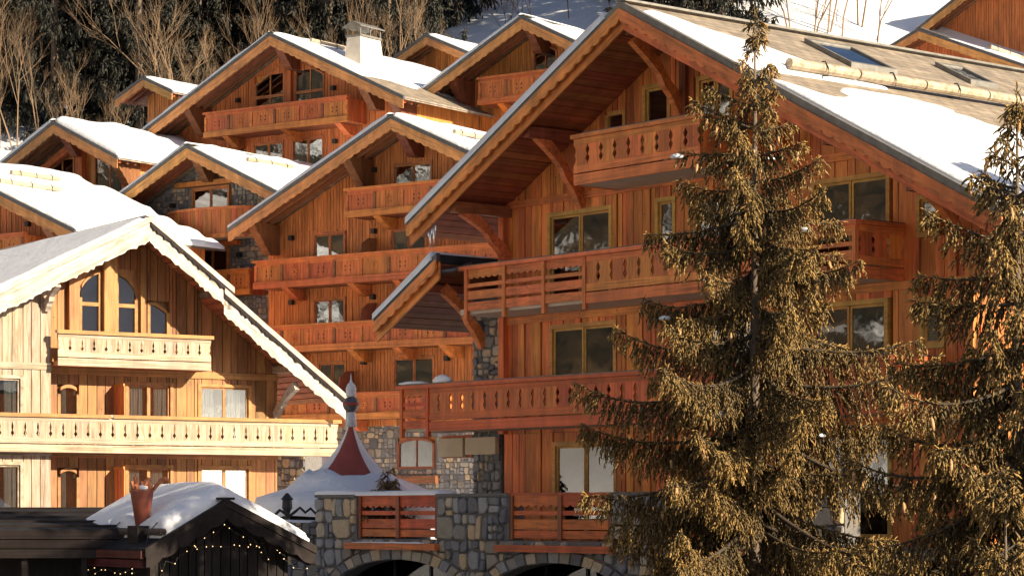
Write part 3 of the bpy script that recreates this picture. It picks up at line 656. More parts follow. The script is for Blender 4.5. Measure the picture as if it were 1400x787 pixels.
for k in range(5): a = -3.95 + k * .07; L = (.15, .42, .2, .5, .25)[k]; z = zD(a) - .68; ic.tube([(a, -.42, z + .05), (a, -.42, z - L * .6), (a, -.42, z - L)], [.03, .017, .003], 6)
ic = D.mesh('icicles', ic, M['ice'], free=True, smooth=True); tag(ic, 'clear icicles hanging from the eave corner of the large chalet', 'icicles', kind='stuff')
for a, v, sx in ((-3.95, 0.0, 1.0), (-5.1, 0, .9)):
    mb = MB(); mb.lathe([(.30 * sx, 0), (.34 * sx, .05), (.24 * sx, .13), (.1, .18), (.02, .19)] if a > -4.5 else [(.5, 0), (.5, .03), (.3, .06), (.02, .065)], 12)
    T_ = Thing('x', '', '', (0, 0), 0, 0, root=False); w_ = D.world(a, v, 3.14)
    o = link('snow_clump', mkmesh('snow_clump', mb.v, mb.f, M['snow'], True)); o.location = w_; o.scale = (1, .5, 1); o.rotation_euler = (0, 0, -R(50.3))
    tag(o, 'round snow clump on the handrail of the lowest long balcony' if a > -4.5 else 'flat snow patch on the end of the lowest balcony handrail', 'snow')

# ------------------------------------------------------------------ stone terrace in front of it
TE = Thing('terrace', 'grey stone terrace with arches below and red slatted railings above', 'terrace', (.84, 57.5), 50.3, -3.4)
VT = -2.0
arches = [(-3.1, 2.65), (2.55, 2.5), (8.2, 2.6)]
def arch_w(ac, hw, a): t = (a - ac) / hw; return -2.05 + .95 * math.sqrt(max(0, 1 - t * t)) if abs(t) < 1 else -9
bays = [(-4.73, -1.61), (.94, 4.35), (6.6, 9.9)]
mb = MB(); N = 180; A0, A1 = -6.36, 11.0
for i in range(N):
    x0 = A0 + (A1 - A0) * i / N; x1 = A0 + (A1 - A0) * (i + 1) / N; m = (x0 + x1) / 2
    b0 = max([arch_w(c, h, m) for c, h in arches]); b0 = -3.6 if b0 < -3 else b0
    t0 = .36 if not any(p < m < q for p, q in bays) else -.62
    mb.box(x0, x1, VT + .02, VT + .45, b0, t0)
tw = TE.mesh('wall', mb, M['mortar'])
TE.mesh('floor', MB().box(A0, A1, VT + .45, 1.38, -.95, -.7), M['mortar'])
def keepT(x, y):
    for p, q in bays:
        if p - .02 < x < q + .02 and y > -.72: return False
    for c, h in arches:
        if abs(x - c) < h + .3 and y < arch_w(c, h, x) + .16: return False
    return True
def cutT(poly, cx, cy):
    for p, q in bays:
        if y_over(poly, -.62):
            if cx <= p + .02: poly = clip(poly, 1, 0, p - .01)
            elif cx >= q - .02: poly = clip(poly, -1, 0, -q - .01)
            elif cy < -.7: poly = clip(poly, 0, 1, -.73)
        if len(poly) < 3: return poly
    for c, h in arches:
        H = h + .3; t = (cx - c) / H
        if abs(t) > .999: continue
        # tangent to the outer ring at the direction of the stone
        ang = math.atan2((cy + 2.05) / 1.25, (cx - c) / H); ex, ey = c + H * math.cos(ang), -2.05 + 1.25 * math.sin(ang); nx, ny = math.cos(ang) / H, math.sin(ang) / 1.25
        poly = clip(poly, -nx, -ny, -(nx * ex + ny * ey))
        if len(poly) < 3: return poly
    return poly
def y_over(poly, w): return max(p[1] for p in poly) > w
stones(TE, tw, A0, 6.4, -2.0, .35, VT, .33, .075, cutfn=cutT, keep=keepT, asp=1.15, seed=11)
stones(TE, tw, 6.4, A1, -2.0, .35, VT, .34, .075, cutfn=cutT, keep=keepT, asp=1.2, seed=12, joined=True)
for c, h in arches[:2]:
    n = 21
    for i in range(n):
        t0 = math.pi * (.02 + .96 * i / n); t1 = math.pi * (.02 + .96 * (i + .93) / n); d = .07 * random.uniform(.6, 1.2); ro = random.uniform(.24, .30)
        def P(t, e, d): return (c + (h + e) * math.cos(t), VT - d, -2.05 + (.95 + e) * math.sin(t))
        k = [P(t0, 0, -.02), P(t1, 0, -.02), P(t1, ro, -.02), P(t0, ro, -.02), P(t0 + .006, .015, d), P(t1 - .006, .015, d), P(t1 - .006, ro - .015, d), P(t0 + .006, ro - .015, d)]
        if k[0][2] < -2.0 and k[2][2] < -2.0: continue
        TE.mesh('arch_stone', MB().hexa(k), M['stone'], tw)
TE.mesh('coping', MB().box(A0 - .04, -4.73, VT - .04, VT + .5, .362, .43).box(-1.61, .94, VT - .04, VT + .5, .362, .43).box(4.35, 6.6, VT - .04, VT + .5, .362, .43), M['mortar'], tw)
for p, q in bays:
    rl = TE.mesh('railing', MB().bar((p, VT + .12, .40), (q, VT + .12, .40), .16, .06), M['red_x'])
    n = 2
    for j in range(n + 1): x = p + .06 + (q - p - .12) * j / n; TE.bar('post', M['d_beam'], (x, VT + .1, -.6), (x, VT + .1, .37), .12, .12, up=(0, 1, 0), parent=rl)
    for j in range(n):
        x0 = p + .12 + (q - p - .12) * j / n; x1 = p + .0 + (q - p - .12) * (j + 1) / n
        scallop_bar(TE, 'rail_board', M['red_x'], (x0, VT + .1, .37), (x1, VT + .1, .37), .2, -.02, .02, .25, .06, parent=rl)
        for zc, hh in ((-.01, .1), (-.26, .22), (-.48, .17)): TE.bar('rail_board', M['red_bar'], (x0, VT + .1, zc), (x1, VT + .1, zc), .045, hh, parent=rl)
    TE.bar('sill', M['red_bar'], (p - .22, VT - .06, -.79), (q + .18, VT - .06, -.79), .3, .15, parent=rl)
def ledge(T, label, a0, a1, v0, v1, w, th, seed):
    return snow_sheet(T, label, a0, a1, lambda a: w, v0, v1, th, None, max(6, int((a1 - a0) * 5)), 5, seed=seed, edge=.12)
ledge(TE, 'snow cap along the top of the stone terrace beside the striped tent', -6.4, -1.5, VT - .03, VT + .5, .43, .09, 31)
ledge(TE, 'snow lying on the red sill below the terrace railing', -4.7, -2.0, VT - .16, VT - .02, -.715, .03, 32)
# glazed front under the arches
SF = Thing('shopfront', 'dark glazed shop front behind the stone terrace arches', 'shop front', (.84, 57.5), 50.3, -3.4)
SF.mesh('wall', MB().box(-6.2, 11, 1.0, 1.2, -3.6, -.97), M['room'])
SF.mesh('side_wall', MB().box(-6.3, -6.2, -1.5, 1.2, -3.6, -.97), M['room'])
for i in range(12):
    x = -5.9 + i * 1.4; SF.bar('mullion', M['iron'], (x, -1.0, -3.5), (x, -1.0, -1.0), .07, .07, up=(0, 1, 0))
    SF.mesh('pane', MB().box(x + .04, x + 1.36, -1.0, -.99, -3.4, -1.02), glassmat('shop_glass', (.5, .5, .5), 0.0))
SF.mesh('red_display', MB().lathe([(.26, -3.4), (.24, -2.2), (.16, -1.7), (.1, -1.45), (.02, -1.38)], 10, (-1.6, -.4, 0)), M['red_x'])
SF.mesh('poster', MB().box(-1.45, -.95, -.97, -.95, -1.75, -1.2), noisy('blue_poster', (.22, .42, .62), (.30, .52, .72), 3, .7, 0))
SF.mesh('door_panel', MB().box(-.6, .2, -.97, -.93, -3.4, -1.05), M['d_plank'])
# ------------------------------------------------------------------ sunlit honey coloured chalet on the left
E = Thing('chalet', 'sunlit honey coloured chalet with arched gable windows and pale carved balconies', 'chalet', (-11.6, 78.6), -33, -3.4)
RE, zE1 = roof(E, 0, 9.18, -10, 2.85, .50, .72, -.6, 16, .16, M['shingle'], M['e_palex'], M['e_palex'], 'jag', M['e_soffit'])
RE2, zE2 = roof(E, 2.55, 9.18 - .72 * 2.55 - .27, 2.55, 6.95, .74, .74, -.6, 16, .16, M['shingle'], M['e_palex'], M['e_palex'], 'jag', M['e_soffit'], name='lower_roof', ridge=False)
zE = lambda a: zE1(a) if a < 2.6 else zE2(a)
we = E.mesh('wall', MB().prism([(-2.84, -3.6), (5.4, -3.6), (5.4, zE(5.4) - .24), (2.62, zE(2.62) - .24), (0, zE(0) - .28), (-2.84, zE(-2.84) - .24)], lambda x, y, d: (x, d, y), 1.36, 15), M['e_plank'])
bay = E.mesh('bay_wall', MB().prism([(-10, -3.6), (-2.84, -3.6), (-2.84, zE(-2.84) - .24), (-10, zE(-10) - .24)], lambda x, y, d: (x, d, y), .64, 15), M['e_old'])
VE = 1.2; VB = .5
arc = lambda a: 6.75 + .92 * math.sqrt(max(0, 1 - ((a + .62) / 1.0) ** 2))
opE = [(2.5, 4.42, 2.05, 4.15), (-.05, 1.62, 2.05, 4.15), (-2.34, -1.6, 2.05, 4.0), (2.5, 4.42, -.55, 1.52), (-.05, 1.62, -.55, 1.52), (-2.34, -1.6, -.55, 1.4), (.72, 1.5, 4.75, 6.75), (-1.62, .38, 4.7, 7.7)]
planks(E, we, -2.84, 5.4, -.8, lambda a: zE(a) - .22, VE, .24, .38, M['e_plank'], opE, cuts=(4.42, 1.82), th=.12)
opB = [(-5.4, -3.75, 2.1, 4.2), (-5.4, -3.75, -.5, 1.55)]
for q_ in ((-5.4, -3.75, 2.1, 4.2), (-5.4, -3.75, -.5, 1.55)): window(E, *q_, VB, M['e_pale'], 2, cur=[(.0, .55), (.3, .95)])
planks(E, bay, -8, -2.84, -.8, lambda a: zE(a) - .22, VB, .22, .4, M['e_old'], opB, cuts=(4.5, 1.85), th=.12, jit=.035)
cu = [(0, .62), (0, .7)]
for i in (0, 1, 3, 4): window(E, *opE[i], VE, M['e_bar'], 2, cur=[(.02, .62), (.1, .75)] if i % 2 == 0 else [(.05, .8), (.25, .95)])
for i in (2, 5): window(E, *opE[i], VE, M['e_bar'], 1, cur=[(0, .4)], topfn=lambda a, t=opE[i][3]: t - .3 + .3 * math.sqrt(max(0, 1 - ((a + 1.97) / .37) ** 2)))
window(E, *opE[6], VE, M['e_bar'], 1, topfn=lambda a: 6.7 - .6 * max(0, a - 1.0))
window(E, -1.62, -.86, 4.7, 7.6, VE, M['e_bar'], 1, topfn=lambda a: arc(a)); window(E, -.38, .38, 4.7, 7.6, VE, M['e_bar'], 1, topfn=lambda a: arc(a))
for a in (-1.24, 0.0): E.bar('transom', M['e_bar'], (a - .28, VE - .02, 6.55), (a + .28, VE - .02, 6.55), .06, .12, parent=we)
E.bar('wall_post', M['e_bar'], (-.62, VE - .1, 4.7), (-.62, VE - .1, 8.6), .44, .26, up=(0, 1, 0), parent=we)
E.bar('wall_post', M['e_bar'], (-1.85, VE - .1, 4.7), (-1.85, VE - .1, 7.8), .34, .26, up=(0, 1, 0), parent=we)
E.bar('wall_post', M['e_bar'], (.52, VE - .06, 4.7), (.52, VE - .06, 8.4), .14, .16, up=(0, 1, 0), parent=we)
E.mesh('arch_infill', MB().prism([(-1.68, 7.0)] + [(-1.62 + 2.0 * i / 14, arc(-1.62 + 2.0 * i / 14) + .0) for i in range(15)] + [(.44, 7.0), (.44, 7.98), (-.3, 8.3), (-1.0, 8.15), (-1.68, 7.85)], lambda x, y, d: (x, d, y), VE + .03, VE + .1), M['e_plank'], we)
for w, va, a0, a1 in ((4.42, VE - .03, -2.8, 5.4), (1.82, VE - .03, -2.8, 5.4), (4.5, VB - .03, -8, -2.84), (1.85, VB - .03, -8, -2.84)):
    E.bar('belt_board', M['e_pale'] if va < .6 else M['e_bar'], (a0, va, w), (a1, va, w), .07, .2, parent=we if va > .6 else bay)
E.mesh('bay_side', MB().box(-2.9, -2.84, VB + .02, VE + .2, -.8, zE(-2.84) - .24), M['e_plank'], bay)
ba = balcony(E, -2.82, 2.38, 0, VE - .02, 4.5, 5.61, [(-2.82, 2.38, 'b')], M['e_pale'], M['e_palez'], sides='R', slabm=M['e_soffit'], cap=False, pitch=.40, style=1)
balcony(E, -8, 7.0, 0, VE - .02, 1.83, 3.03, [(-8, -1.0, 'b'), (-1.0, 7.0, 'b')], M['e_pale'], M['e_palez'], sides='R', slabm=M['e_soffit'], cap=False, pitch=.42, style=1)
for a0, a1, w in ((-2.85, 2.45, 5.61), (-8, -1.1, 3.03), (-1.0, 7.1, 3.03)): E.bar('handrail_face', M['e_bar'], (a0, -.095, w - .055), (a1, -.095, w - .055), .02, .11)
for w0 in (2.0, -.6):                                        # picket screens between the flats
    sc = E.mesh('balcony_screen', MB().bar((-.42, VE - .02, w0 + 2.0), (-.42, .42, w0 + 2.0), .05, .09), M['d_x'])
    for j in range(7): v = VE - .08 - j * .115; E.bar('picket', M['d_bar'], (-.42, v, w0), (-.42, v, w0 + 1.97), .085, .03, up=(1, 0, 0), parent=sc)
brace(E, 5.3, (1.2, 3.1), (-.3, 4.1), mat=M['e_palex'], bow=.1); brace(E, -3.0, (.45, 6.3), (-.4, 7.0), mat=M['e_palex'], bow=.06)
for a in (-3.0, 0, 5.3): E.bar('purlin', M['e_pale'], (a, -.5, zE(a) - .36), (a, 1.4, zE(a) - .36), .2, .24)
snow_sheet(E, 'bright smooth snow on the long slope of the honey coloured chalet', -10.05, -.05, zE1, -.62, 15.9, .13, None, 50, 60, seed=12, edge=.12, lump=.25)
snow_sheet(E, 'thin snow strip down the right verge of the honey coloured chalet', .1, 6.9, lambda a: zE(a), -.62, 15.9, .07, None, 40, 30, seed=13, edge=.1, lump=.2)

# ------------------------------------------------------------------ chalets on the slope behind
def slope_chalet(label, O, ang, base, ra, top, aL, aR, p, w0, walls, vdep, ops=(), cuts=(), boards=True, wallm=None, group=None, soff=True, v0=-.5, vb=.36, consoles=(), flash=None, vw=1.4):
    T = Thing('chalet', label, 'chalet', O, ang, base, group)
    Rf, zf = roof(T, ra, top, aL, aR, p, p, v0, vdep, .14, M['shingle'], M['c_x'], flash or M['metal'], 'plain', None, vb=vb, rafters=3, vwall=vw)
    body = gable_body(T, walls[0], walls[1], base - .3, zf, .2, vw + .14, vdep - .4, wallm or M['c_wall'], ra)
    if boards:
        J = MB(); planks(T, body, walls[0], walls[1], w0, lambda a: zf(a) - .18, vw, .14, .2, M['c_wall'], ops, cuts, joined=J, th=.1, jit=.025)
        T.mesh('wall_boards', J, M['c_wall'], body)['kind'] = 'stuff'
    for a in consoles:
        console(T, a, v0 + .15, vw + .1, zf(a) - .2 - 1.3, zf(a) - .2, .42, mat=M['c_beam'])
    return T, Rf, zf, body
def lamp(T, a, w, v, parent=None): T.mesh('wall_lamp', MB().box(a - .1, a + .1, v - .2, v + .02, w - .11, w + .09), M['iron'], parent)
def divider(T, a, w, v1, parent=None): T.mesh('balcony_screen', MB().prism([(v1, w), (v1, w + 1.75), (v1 - .5, w + 1.7), (v1 - .9, w + 1.45), (v1 - 1.0, w + 1.0), (v1 - 1.0, w)], lambda v, z, d: (d, v, z), a - .03, a + .03), M['c_dark'], parent)
fm = M['c_frame']
# C: tall, in the middle
opC = [(-2.85, -1.05, 9.7, 11.88), (-2.85, -1.05, 7.0, 9.1), (1.5, 3.6, 12.4, 14.48), (1.35, 3.3, 9.7, 11.8), (1.5, 3.7, 4.2, 6.46), (-2.6, -1.0, 4.2, 6.4), (4.6, 5.6, 7, 9.0)]
C, RC, zC, bC = slope_chalet('tall larch chalet with four stacked panelled balconies above a stone ground floor', (-6.98, 104), 36, -2, 2.93, 16.11, -5.95, 10, .452, 3.6, (-5.4, 9.4), 13, opC, (12.0, 9.35, 6.65), consoles=(2.93, .3, -4.95, 6.0))
for i, o in enumerate(opC): window(C, *o, 1.4, fm, 2)
CON = (-3.4, .2, 2.6, 5)
panel_balcony(C, .2, 7.5, 0, 1.36, 12.2, 13.4, 5, M['c_bar'], M['c_panel'], consoles=(1.6, 4.2))
panel_balcony(C, -4.85, 8.2, 0, 1.36, 9.5, 10.7, 9, M['c_bar'], M['c_panel'], consoles=CON)
panel_balcony(C, -4.85, 8.2, 0, 1.36, 6.75, 7.9, 9, M['c_bar'], M['c_panel'], consoles=CON)
panel_balcony(C, -4.6, 5.5, 0, 1.36, 3.85, 4.95, 8, M['c_bar'], M['c_panel'], consoles=(-3.4, 0, 3.0))
for a, w in ((-4.0, 11.75), (.55, 11.75), (-4.0, 9.0), (.5, 9.0), (.55, 14.3), (.0, 6.3), (4.4, 6.3), (-3.6, 6.3)): lamp(C, a, w, 1.38)
for a, w in ((.6, 9.7), (.6, 7.0), (-.6, 4.2)): divider(C, a, w, 1.36)
J = stones(C, bC, -5.4, 7.5, -1.6, 3.75, 1.46, .24, .05, joined=True, seed=33, keep=lambda x, y: not (1.65 < x < 3.75 and 1.75 < y < 3.2))
mo = C.mesh('stone_base', MB().box(-5.4, 1.72, 1.45, 1.6, -2.2, 3.8).box(3.68, 7.5, 1.45, 1.6, -2.2, 3.8).box(1.72, 3.68, 1.45, 1.6, -2.2, 1.8).box(1.72, 3.68, 1.45, 1.6, 3.1, 3.8), M['mortar'], bC)
window(C, 1.72, 3.68, 1.8, 3.1, 1.42, M['c_dark'], 2, topfn=lambda a: 2.8 + .28 * math.sqrt(max(0, 1 - ((a - 2.7) / 1.0) ** 2)))
C.bar('sill', M['c_dark'], (1.3, 1.3, 1.35), (3.9, 1.3, 1.35), .3, .3, parent=bC)
snow_sheet(C, 'snow on the roof of the tall chalet with four stacked balconies', 2.9, 10.05, zC, -.5, 12.9, .22, lambda a, v: 1.2 - max(0, .45 - (a - 2.9)) * 1.2 + noise.noise((a, v * .5, 1)) * 1.7, 50, 60, seed=41, edge=.15)
snow_sheet(C, 'snow strip on the left verge of the tall chalet with four stacked balconies', -6.0, 2.85, zC, -.55, 12.9, .2, None, 36, 30, seed=42, edge=.2, lip=.9, lump=.35)
log_guard(C, RC, zC, (5.3, .6), (5.3, 3.2), .09)
AN = Thing('annex', 'low dark stone annex between the honey coloured chalet and the striped tent', 'annex', (-9.0, 91), 36, -3.2)
an = AN.mesh('wall', MB().box(-1.5, 1.9, .06, 1.0, -3.4, 2.4), M['mortar']); stones(AN, an, -1.5, 1.9, -3.0, 2.4, .06, .26, .05, joined=True, seed=141)
AN.mesh('roof', MB().box(-1.6, 2.0, -.2, 1.2, 2.4, 2.55), M['darkroof'])
# A: wide gable with chimney
opA = [(-2.62, -.68, 18.1, 20.95), (-.05, 1.8, 18.1, 20.95), (-2.72, -.75, 15.7, 17.75), (-.25, 1.75, 15.7, 17.75)]
A, RA, zA, bA = slope_chalet('wide gabled larch chalet with a carved balcony below a glazed gable and a tapered chimney', (-11.087, 118), 36, 7.5, .08, 22.45, -9.95, 8.05, .468, 12, (-9.4, 7.2), 14, opA, (17.85,), consoles=(.08, -5.6, 5.2, -9.0, 7.0))
for i, o in enumerate(opA):
    window(A, *o, 1.4, fm, 2, topfn=None if i > 1 else (lambda a: 21.75 - .52 * abs(a + .3)) if True else None)
for i in (0, 1): A.bar('transom', fm, (opA[i][0] + .1, 1.38, 19.9), (opA[i][1] - .1, 1.38, 19.9), .06, .14, parent=bA)
A.bar('wall_post', M['c_bar'], (-.36, 1.3, 18), (-.36, 1.3, 21.6), .42, .24, up=(0, 1, 0), parent=bA)
panel_balcony(A, -4.5, 4.3, 0, 1.36, 18.0, 19.2, 6, M['c_bar'], M['c_panel'], consoles=(-3.4, .3, 3.6))
for a, w in ((-3.6, 19.9), (2.4, 19.9), (-3.4, 17.4), (2.5, 17.4)): lamp(A, a, w, 1.38)
A.bar('lower_beam', M['c_dark'], (-4.5, .9, 15.65), (3.5, .9, 15.65), .5, .22)
snow_sheet(A, 'snow on the slope behind the chimney of the wide gabled chalet', .1, 8.1, zA, -.5, 13.8, .2, lambda a, v: .9 - max(0, a - 3.6) * .45 + noise.noise((a * .8, v * .6, 9)) * .8 + max(0, v - 6) * .3, 40, 50, seed=51, edge=.15)
snow_sheet(A, 'snow strip on the left verge of the wide gabled chalet', -10.0, .0, zA, -.55, 13.8, .2, None, 40, 30, seed=52, edge=.2, lip=.9, lump=.35)
log_guard(A, RA, zA, (1.35, .9), (1.35, 4.5), .09)
ch = A.mesh('chimney', MB().hexa([(2.7, 1.5, 19.8), (3.9, 1.5, 19.8), (3.9, 3.5, 19.8), (2.7, 3.5, 19.8), (2.9, 1.7, 22.25), (3.7, 1.7, 22.25), (3.7, 3.2, 22.25), (2.9, 3.2, 22.25)]), M['chimney'], RA)
mb = MB()
for x in (2.92, 3.68):
    for y in (1.72, 2.45, 3.18): mb.box(x - .03, x + .03, y - .03, y + .03, 22.3, 22.72)
mb.box(2.85, 3.75, 1.65, 1.75, 22.26, 22.35); mb.box(2.85, 3.75, 3.15, 3.25, 22.26, 22.35); mb.box(3.67, 3.77, 1.75, 3.15, 22.262, 22.352); mb.box(2.83, 2.93, 1.75, 3.15, 22.262, 22.352)
mb.hexa([(2.76, 1.55, 22.7), (3.3, 1.55, 22.95), (3.3, 3.35, 22.95), (2.76, 3.35, 22.7), (2.76, 1.55, 22.75), (3.3, 1.55, 23.0), (3.3, 3.35, 23.0), (2.76, 3.35, 22.75)])
mb.hexa([(3.3, 1.55, 22.95), (3.84, 1.55, 22.7), (3.84, 3.35, 22.7), (3.3, 3.35, 22.95), (3.3, 1.55, 23.0), (3.84, 1.55, 22.75), (3.84, 3.35, 22.75), (3.3, 3.35, 23.0)])
A.mesh('chimney_cap', mb, M['dmetal'], RA)
# B: right of A
B, RB, zB, bB = slope_chalet('larch chalet with a deep gable and one panelled balcony next to the tapered chimney', (0, 116), 36, 7.5, .94, 22.75, -6.25, 8.2, .49, 12, (-5.6, 7.6), 13, [(-3.95, -2.9, 17.8, 18.75), (.2, 1.6, 19.2, 21.9)], (18.2,), consoles=(.94, -3.4, 5.0))
window(B, -3.95, -2.9, 17.8, 18.75, 1.4, fm, 1); window(B, .2, 1.6, 19.2, 21.6, 1.4, fm, 2, topfn=lambda a: 21.75 - .5 * abs(a - .94))
panel_balcony(B, -1.85, 4.2, 0, 1.36, 19.0, 20.28, 4, M['c_bar'], M['c_panel'], consoles=(-.8, 2.4), rosette=False)
snow_sheet(B, 'snow on the right slope of the deep gabled chalet next to the chimney', 1.3, 8.2, zB, -.5, 12.8, .2, lambda a, v: 1.1 - max(0, .9 - (a - 1.3)) + noise.noise((a, v, 4)) * .4, 36, 40, seed=61, edge=.15)
snow_sheet(B, 'snow strip on the left verge of the deep gabled chalet next to the chimney', -6.3, .9, zB, -.55, 12.8, .2, None, 30, 24, seed=62, edge=.2, lip=.9, lump=.35)
# F: stone walled with bowed balcony
Fh, RF, zF, bF = slope_chalet('stone walled chalet with a round bowed wooden balcony', (-14.053, 112), 36, 3, -.15, 16.35, -6.85, 6.3, .462, 8, (-6.2, 5.6), 14, boards=False, wallm=M['mortar'], consoles=(-.15,), vw=1.2)
stones(Fh, bF, -6.2, 5.6, 8.6, 16.0, 1.34, .26, .05, joined=True, seed=71, keep=lambda x, y: y < zF(x) - .3 and not (-1.55 < x < .85 and 12.5 < y < 14.75) and not (-1.3 < x < .8 and 10.1 < y < 12))
window(Fh, -1.5, .8, 12.55, 14.7, 1.24, fm, 2); window(Fh, -1.25, .75, 10.2, 11.95, 1.24, fm, 2)
Fh.bar('lintel', M['c_bar'], (-2.3, 1.1, 14.85), (1.4, 1.1, 14.85), .3, .22, parent=bF); Fh.bar('lintel', M['c_bar'], (-2.0, 1.1, 12.05), (1.5, 1.1, 12.05), .3, .2, parent=bF)
def bow(a): return .9 - 1.15 * math.sqrt(max(0, 1 - ((a - .3) / 2.75) ** 2))
mb = MB(); rails = [MB(), MB()]; pan = [MB() for _ in range(22)]
for i in range(22):
    x0 = -2.4 + 5.4 * i / 22; x1 = -2.4 + 5.4 * (i + 1) / 22; b0, b1 = bow(x0), bow(x1)
    mb.hexa([(x0, b0 + .05, 12.2), (x1, b1 + .05, 12.2), (x1, 1.2, 12.2), (x0, 1.2, 12.2), (x0, b0 + .05, 12.4), (x1, b1 + .05, 12.4), (x1, 1.2, 12.4), (x0, 1.2, 12.4)])
    for rail, w0, w1, o in ((rails[0], 13.42, 13.54, .07), (rails[1], 12.16, 12.34, .05)): rail.hexa([(x0, b0 - o, w0), (x1, b1 - o, w0), (x1, b1 + o, w0), (x0, b0 + o, w0), (x0, b0 - o, w1), (x1, b1 - o, w1), (x1, b1 + o, w1), (x0, b0 + o, w1)])
    pan[i].hexa([(x0 + .01, b0, 12.34), (x1 - .01, b1, 12.34), (x1 - .01, b1 + .04, 12.34), (x0 + .01, b0 + .04, 12.34), (x0 + .01, b0, 13.42), (x1 - .01, b1, 13.42), (x1 - .01, b1 + .04, 13.42), (x0 + .01, b0 + .04, 13.42)])
bb = Fh.mesh('balcony', mb, M['slab']); Fh.mesh('handrail', rails[0], M['c_bar'], bb); Fh.mesh('bottom_rail', rails[1], M['c_bar'], bb)
for q in pan: Fh.mesh('panel', q, M['c_panel'], bb)
panel_balcony(Fh, .6, 3.0, .1, 1.2, 9.6, 10.75, 2, M['c_bar'], M['c_panel'], rosette=False)
lamp(Fh, -2.6, 14.0, 1.2); lamp(Fh, 1.5, 11.5, 1.2)
snow_sheet(Fh, 'snow on the right slope of the stone walled chalet', -.1, 6.35, zF, -.5, 13.8, .25, lambda a, v: 1.0 + noise.noise((a, v * .6, 4)) * 1.6 - max(0, .5 - a) * 2, 40, 50, seed=72, edge=.15)
snow_sheet(Fh, 'snow strip on the left verge of the stone walled chalet', -6.9, -.2, zF, -.55, 13.8, .2, None, 30, 30, seed=73, edge=.2, lip=.9, lump=.35)
log_guard(Fh, RF, zF, (1.9, 1.2), (2.0, 4.2), .09)
# G: small gable on the far left
G, RG, zG, bG = slope_chalet('small far left chalet with a wide glazed gable under a deep roof', (-21.52, 118), 36, 7.5, .48, 18.28, -5.5, 4.65, .475, 12, (-4.9, 4.0), 11, [(-2.6, -.1, 14.6, 16.8), (1.2, 3.0, 14.6, 17.0)], consoles=(.48, 3.9))
window(G, -2.6, -.1, 14.6, 16.8, 1.4, fm, 3, topfn=lambda a: zG(a) - .75); window(G, 1.2, 3.2, 14.6, 17.0, 1.4, fm, 2, topfn=lambda a: zG(a) - .75)
G.bar('wall_post', M['c_bar'], (.5, 1.2, 14.5), (.5, 1.2, 17.3), .4, .3, up=(0, 1, 0), parent=bG)
for s, e in ((.3, -3.4), (.7, 3.9)): G.bar('inner_beam', M['c_bar'], (s, .9, zG(s) - .85), (e, .9, zG(e) - .85), .2, .3)
G.bar('sill_beam', M['c_dark'], (-4.9, .8, 14.5), (4.2, .8, 14.5), .9, .3)
snow_sheet(G, 'deep rounded snow on the roof of the small far left chalet', .55, 4.7, zG, -.5, 10.9, .5, None, 24, 40, seed=81, edge=.6)
snow_sheet(G, 'snow strip on the left verge of the small far left chalet', -5.55, .4, zG, -.55, 10.9, .2, None, 24, 24, seed=82, edge=.2, lip=.9, lump=.35)
cp = G.mesh('chimney', MB().box(-2.9, -2.0, 5.0, 5.9, 14, 18.0), M['plaster'], RG); G.mesh('chimney_cap', MB().box(-3.1, -1.8, 4.8, 6.1, 18.0, 18.12), M['metal'], RG)
# H: roof at the left frame edge
H, RH, zH, bH = slope_chalet('larch chalet cut by the left picture edge with a snowy roof and log guards', (-21.65, 106), 36, -1, -4, 15.36, -12, 5.05, .42, 8, (-11, 4.2), 8.5, [(-2.2, -.8, 9.4, 11.4)], consoles=(-4, 2.6))
window(H, -2.2, -.8, 9.4, 11.4, 1.4, fm, 2); panel_balcony(H, -5.5, 1.4, 0, 1.36, 10.6, 11.75, 5, M['c_bar'], M['c_panel'], rosette=False); lamp(H, .3, 12.3, 1.4)
snow_sheet(H, 'bright snow with log guards on the roof at the left picture edge', -3.9, 5.1, zH, -.5, 8.4, .24, lambda a, v: 1.0 + noise.noise((a * .9, v * .45, 14)) * 2.6 - .1, 60, 60, seed=91, edge=.15)
snow_sheet(H, 'snow on the far slope of the roof at the left picture edge', -12, -4.1, zH, -.5, 8.4, .2, None, 20, 20, seed=92)
for p, q in (((-1.7, 2.2), (-1.7, 5.0)), ((.1, -.1), (.1, 3.4))): log_guard(H, RH, zH, p, q, .1)
# little gables further back
for lb, O, top, wd_, dep in (('little gable with blue shutters behind the tapered chimney', (-4.05, 128), 24.3, 3.6, 8), ('little snowy dormer gable left of the wide gabled chalet', (-18.3, 127), 21.97, 2.0, 6)):
    T, Rt, zt2, bt = slope_chalet(lb, O, 36, 12, 0, top, -wd_, wd_, .44, 16, (-wd_ + .8, wd_ - .8), dep, consoles=(), vw=1.0, vb=.3)
    T.bar('purlin', M['c_dark'], (0, -.3, top - .45), (0, 1.1, top - .45), .2, .2)
    snow_sheet(T, 'snow on the ' + lb, .05, wd_ + .05, zt2, -.5, dep - .1, .16, None, 16, 20, seed=97 + dep); snow_sheet(T, 'snow strip left of the ridge on the ' + lb, -wd_ - .05, -.05, zt2, -.5, dep - .1, .16, None, 16, 20, seed=99 + dep)
    if wd_ > 3:
        for x in (-.35, .55):
            sh = T.mesh('shutter', MB().box(x - .02, x + .62, .93, .96, 20.9, 22.1), M['chimney'], bt)
            for k in range(3): T.mesh('slat', MB().box(x + .06 + k * .19, x + .19 + k * .19, .91, .928, 20.95, 22.05), noisy('blue_shutter%d%d' % (k, x > 0), (.18, .36, .55), (.24, .44, .62), 4, .6, 0), sh)
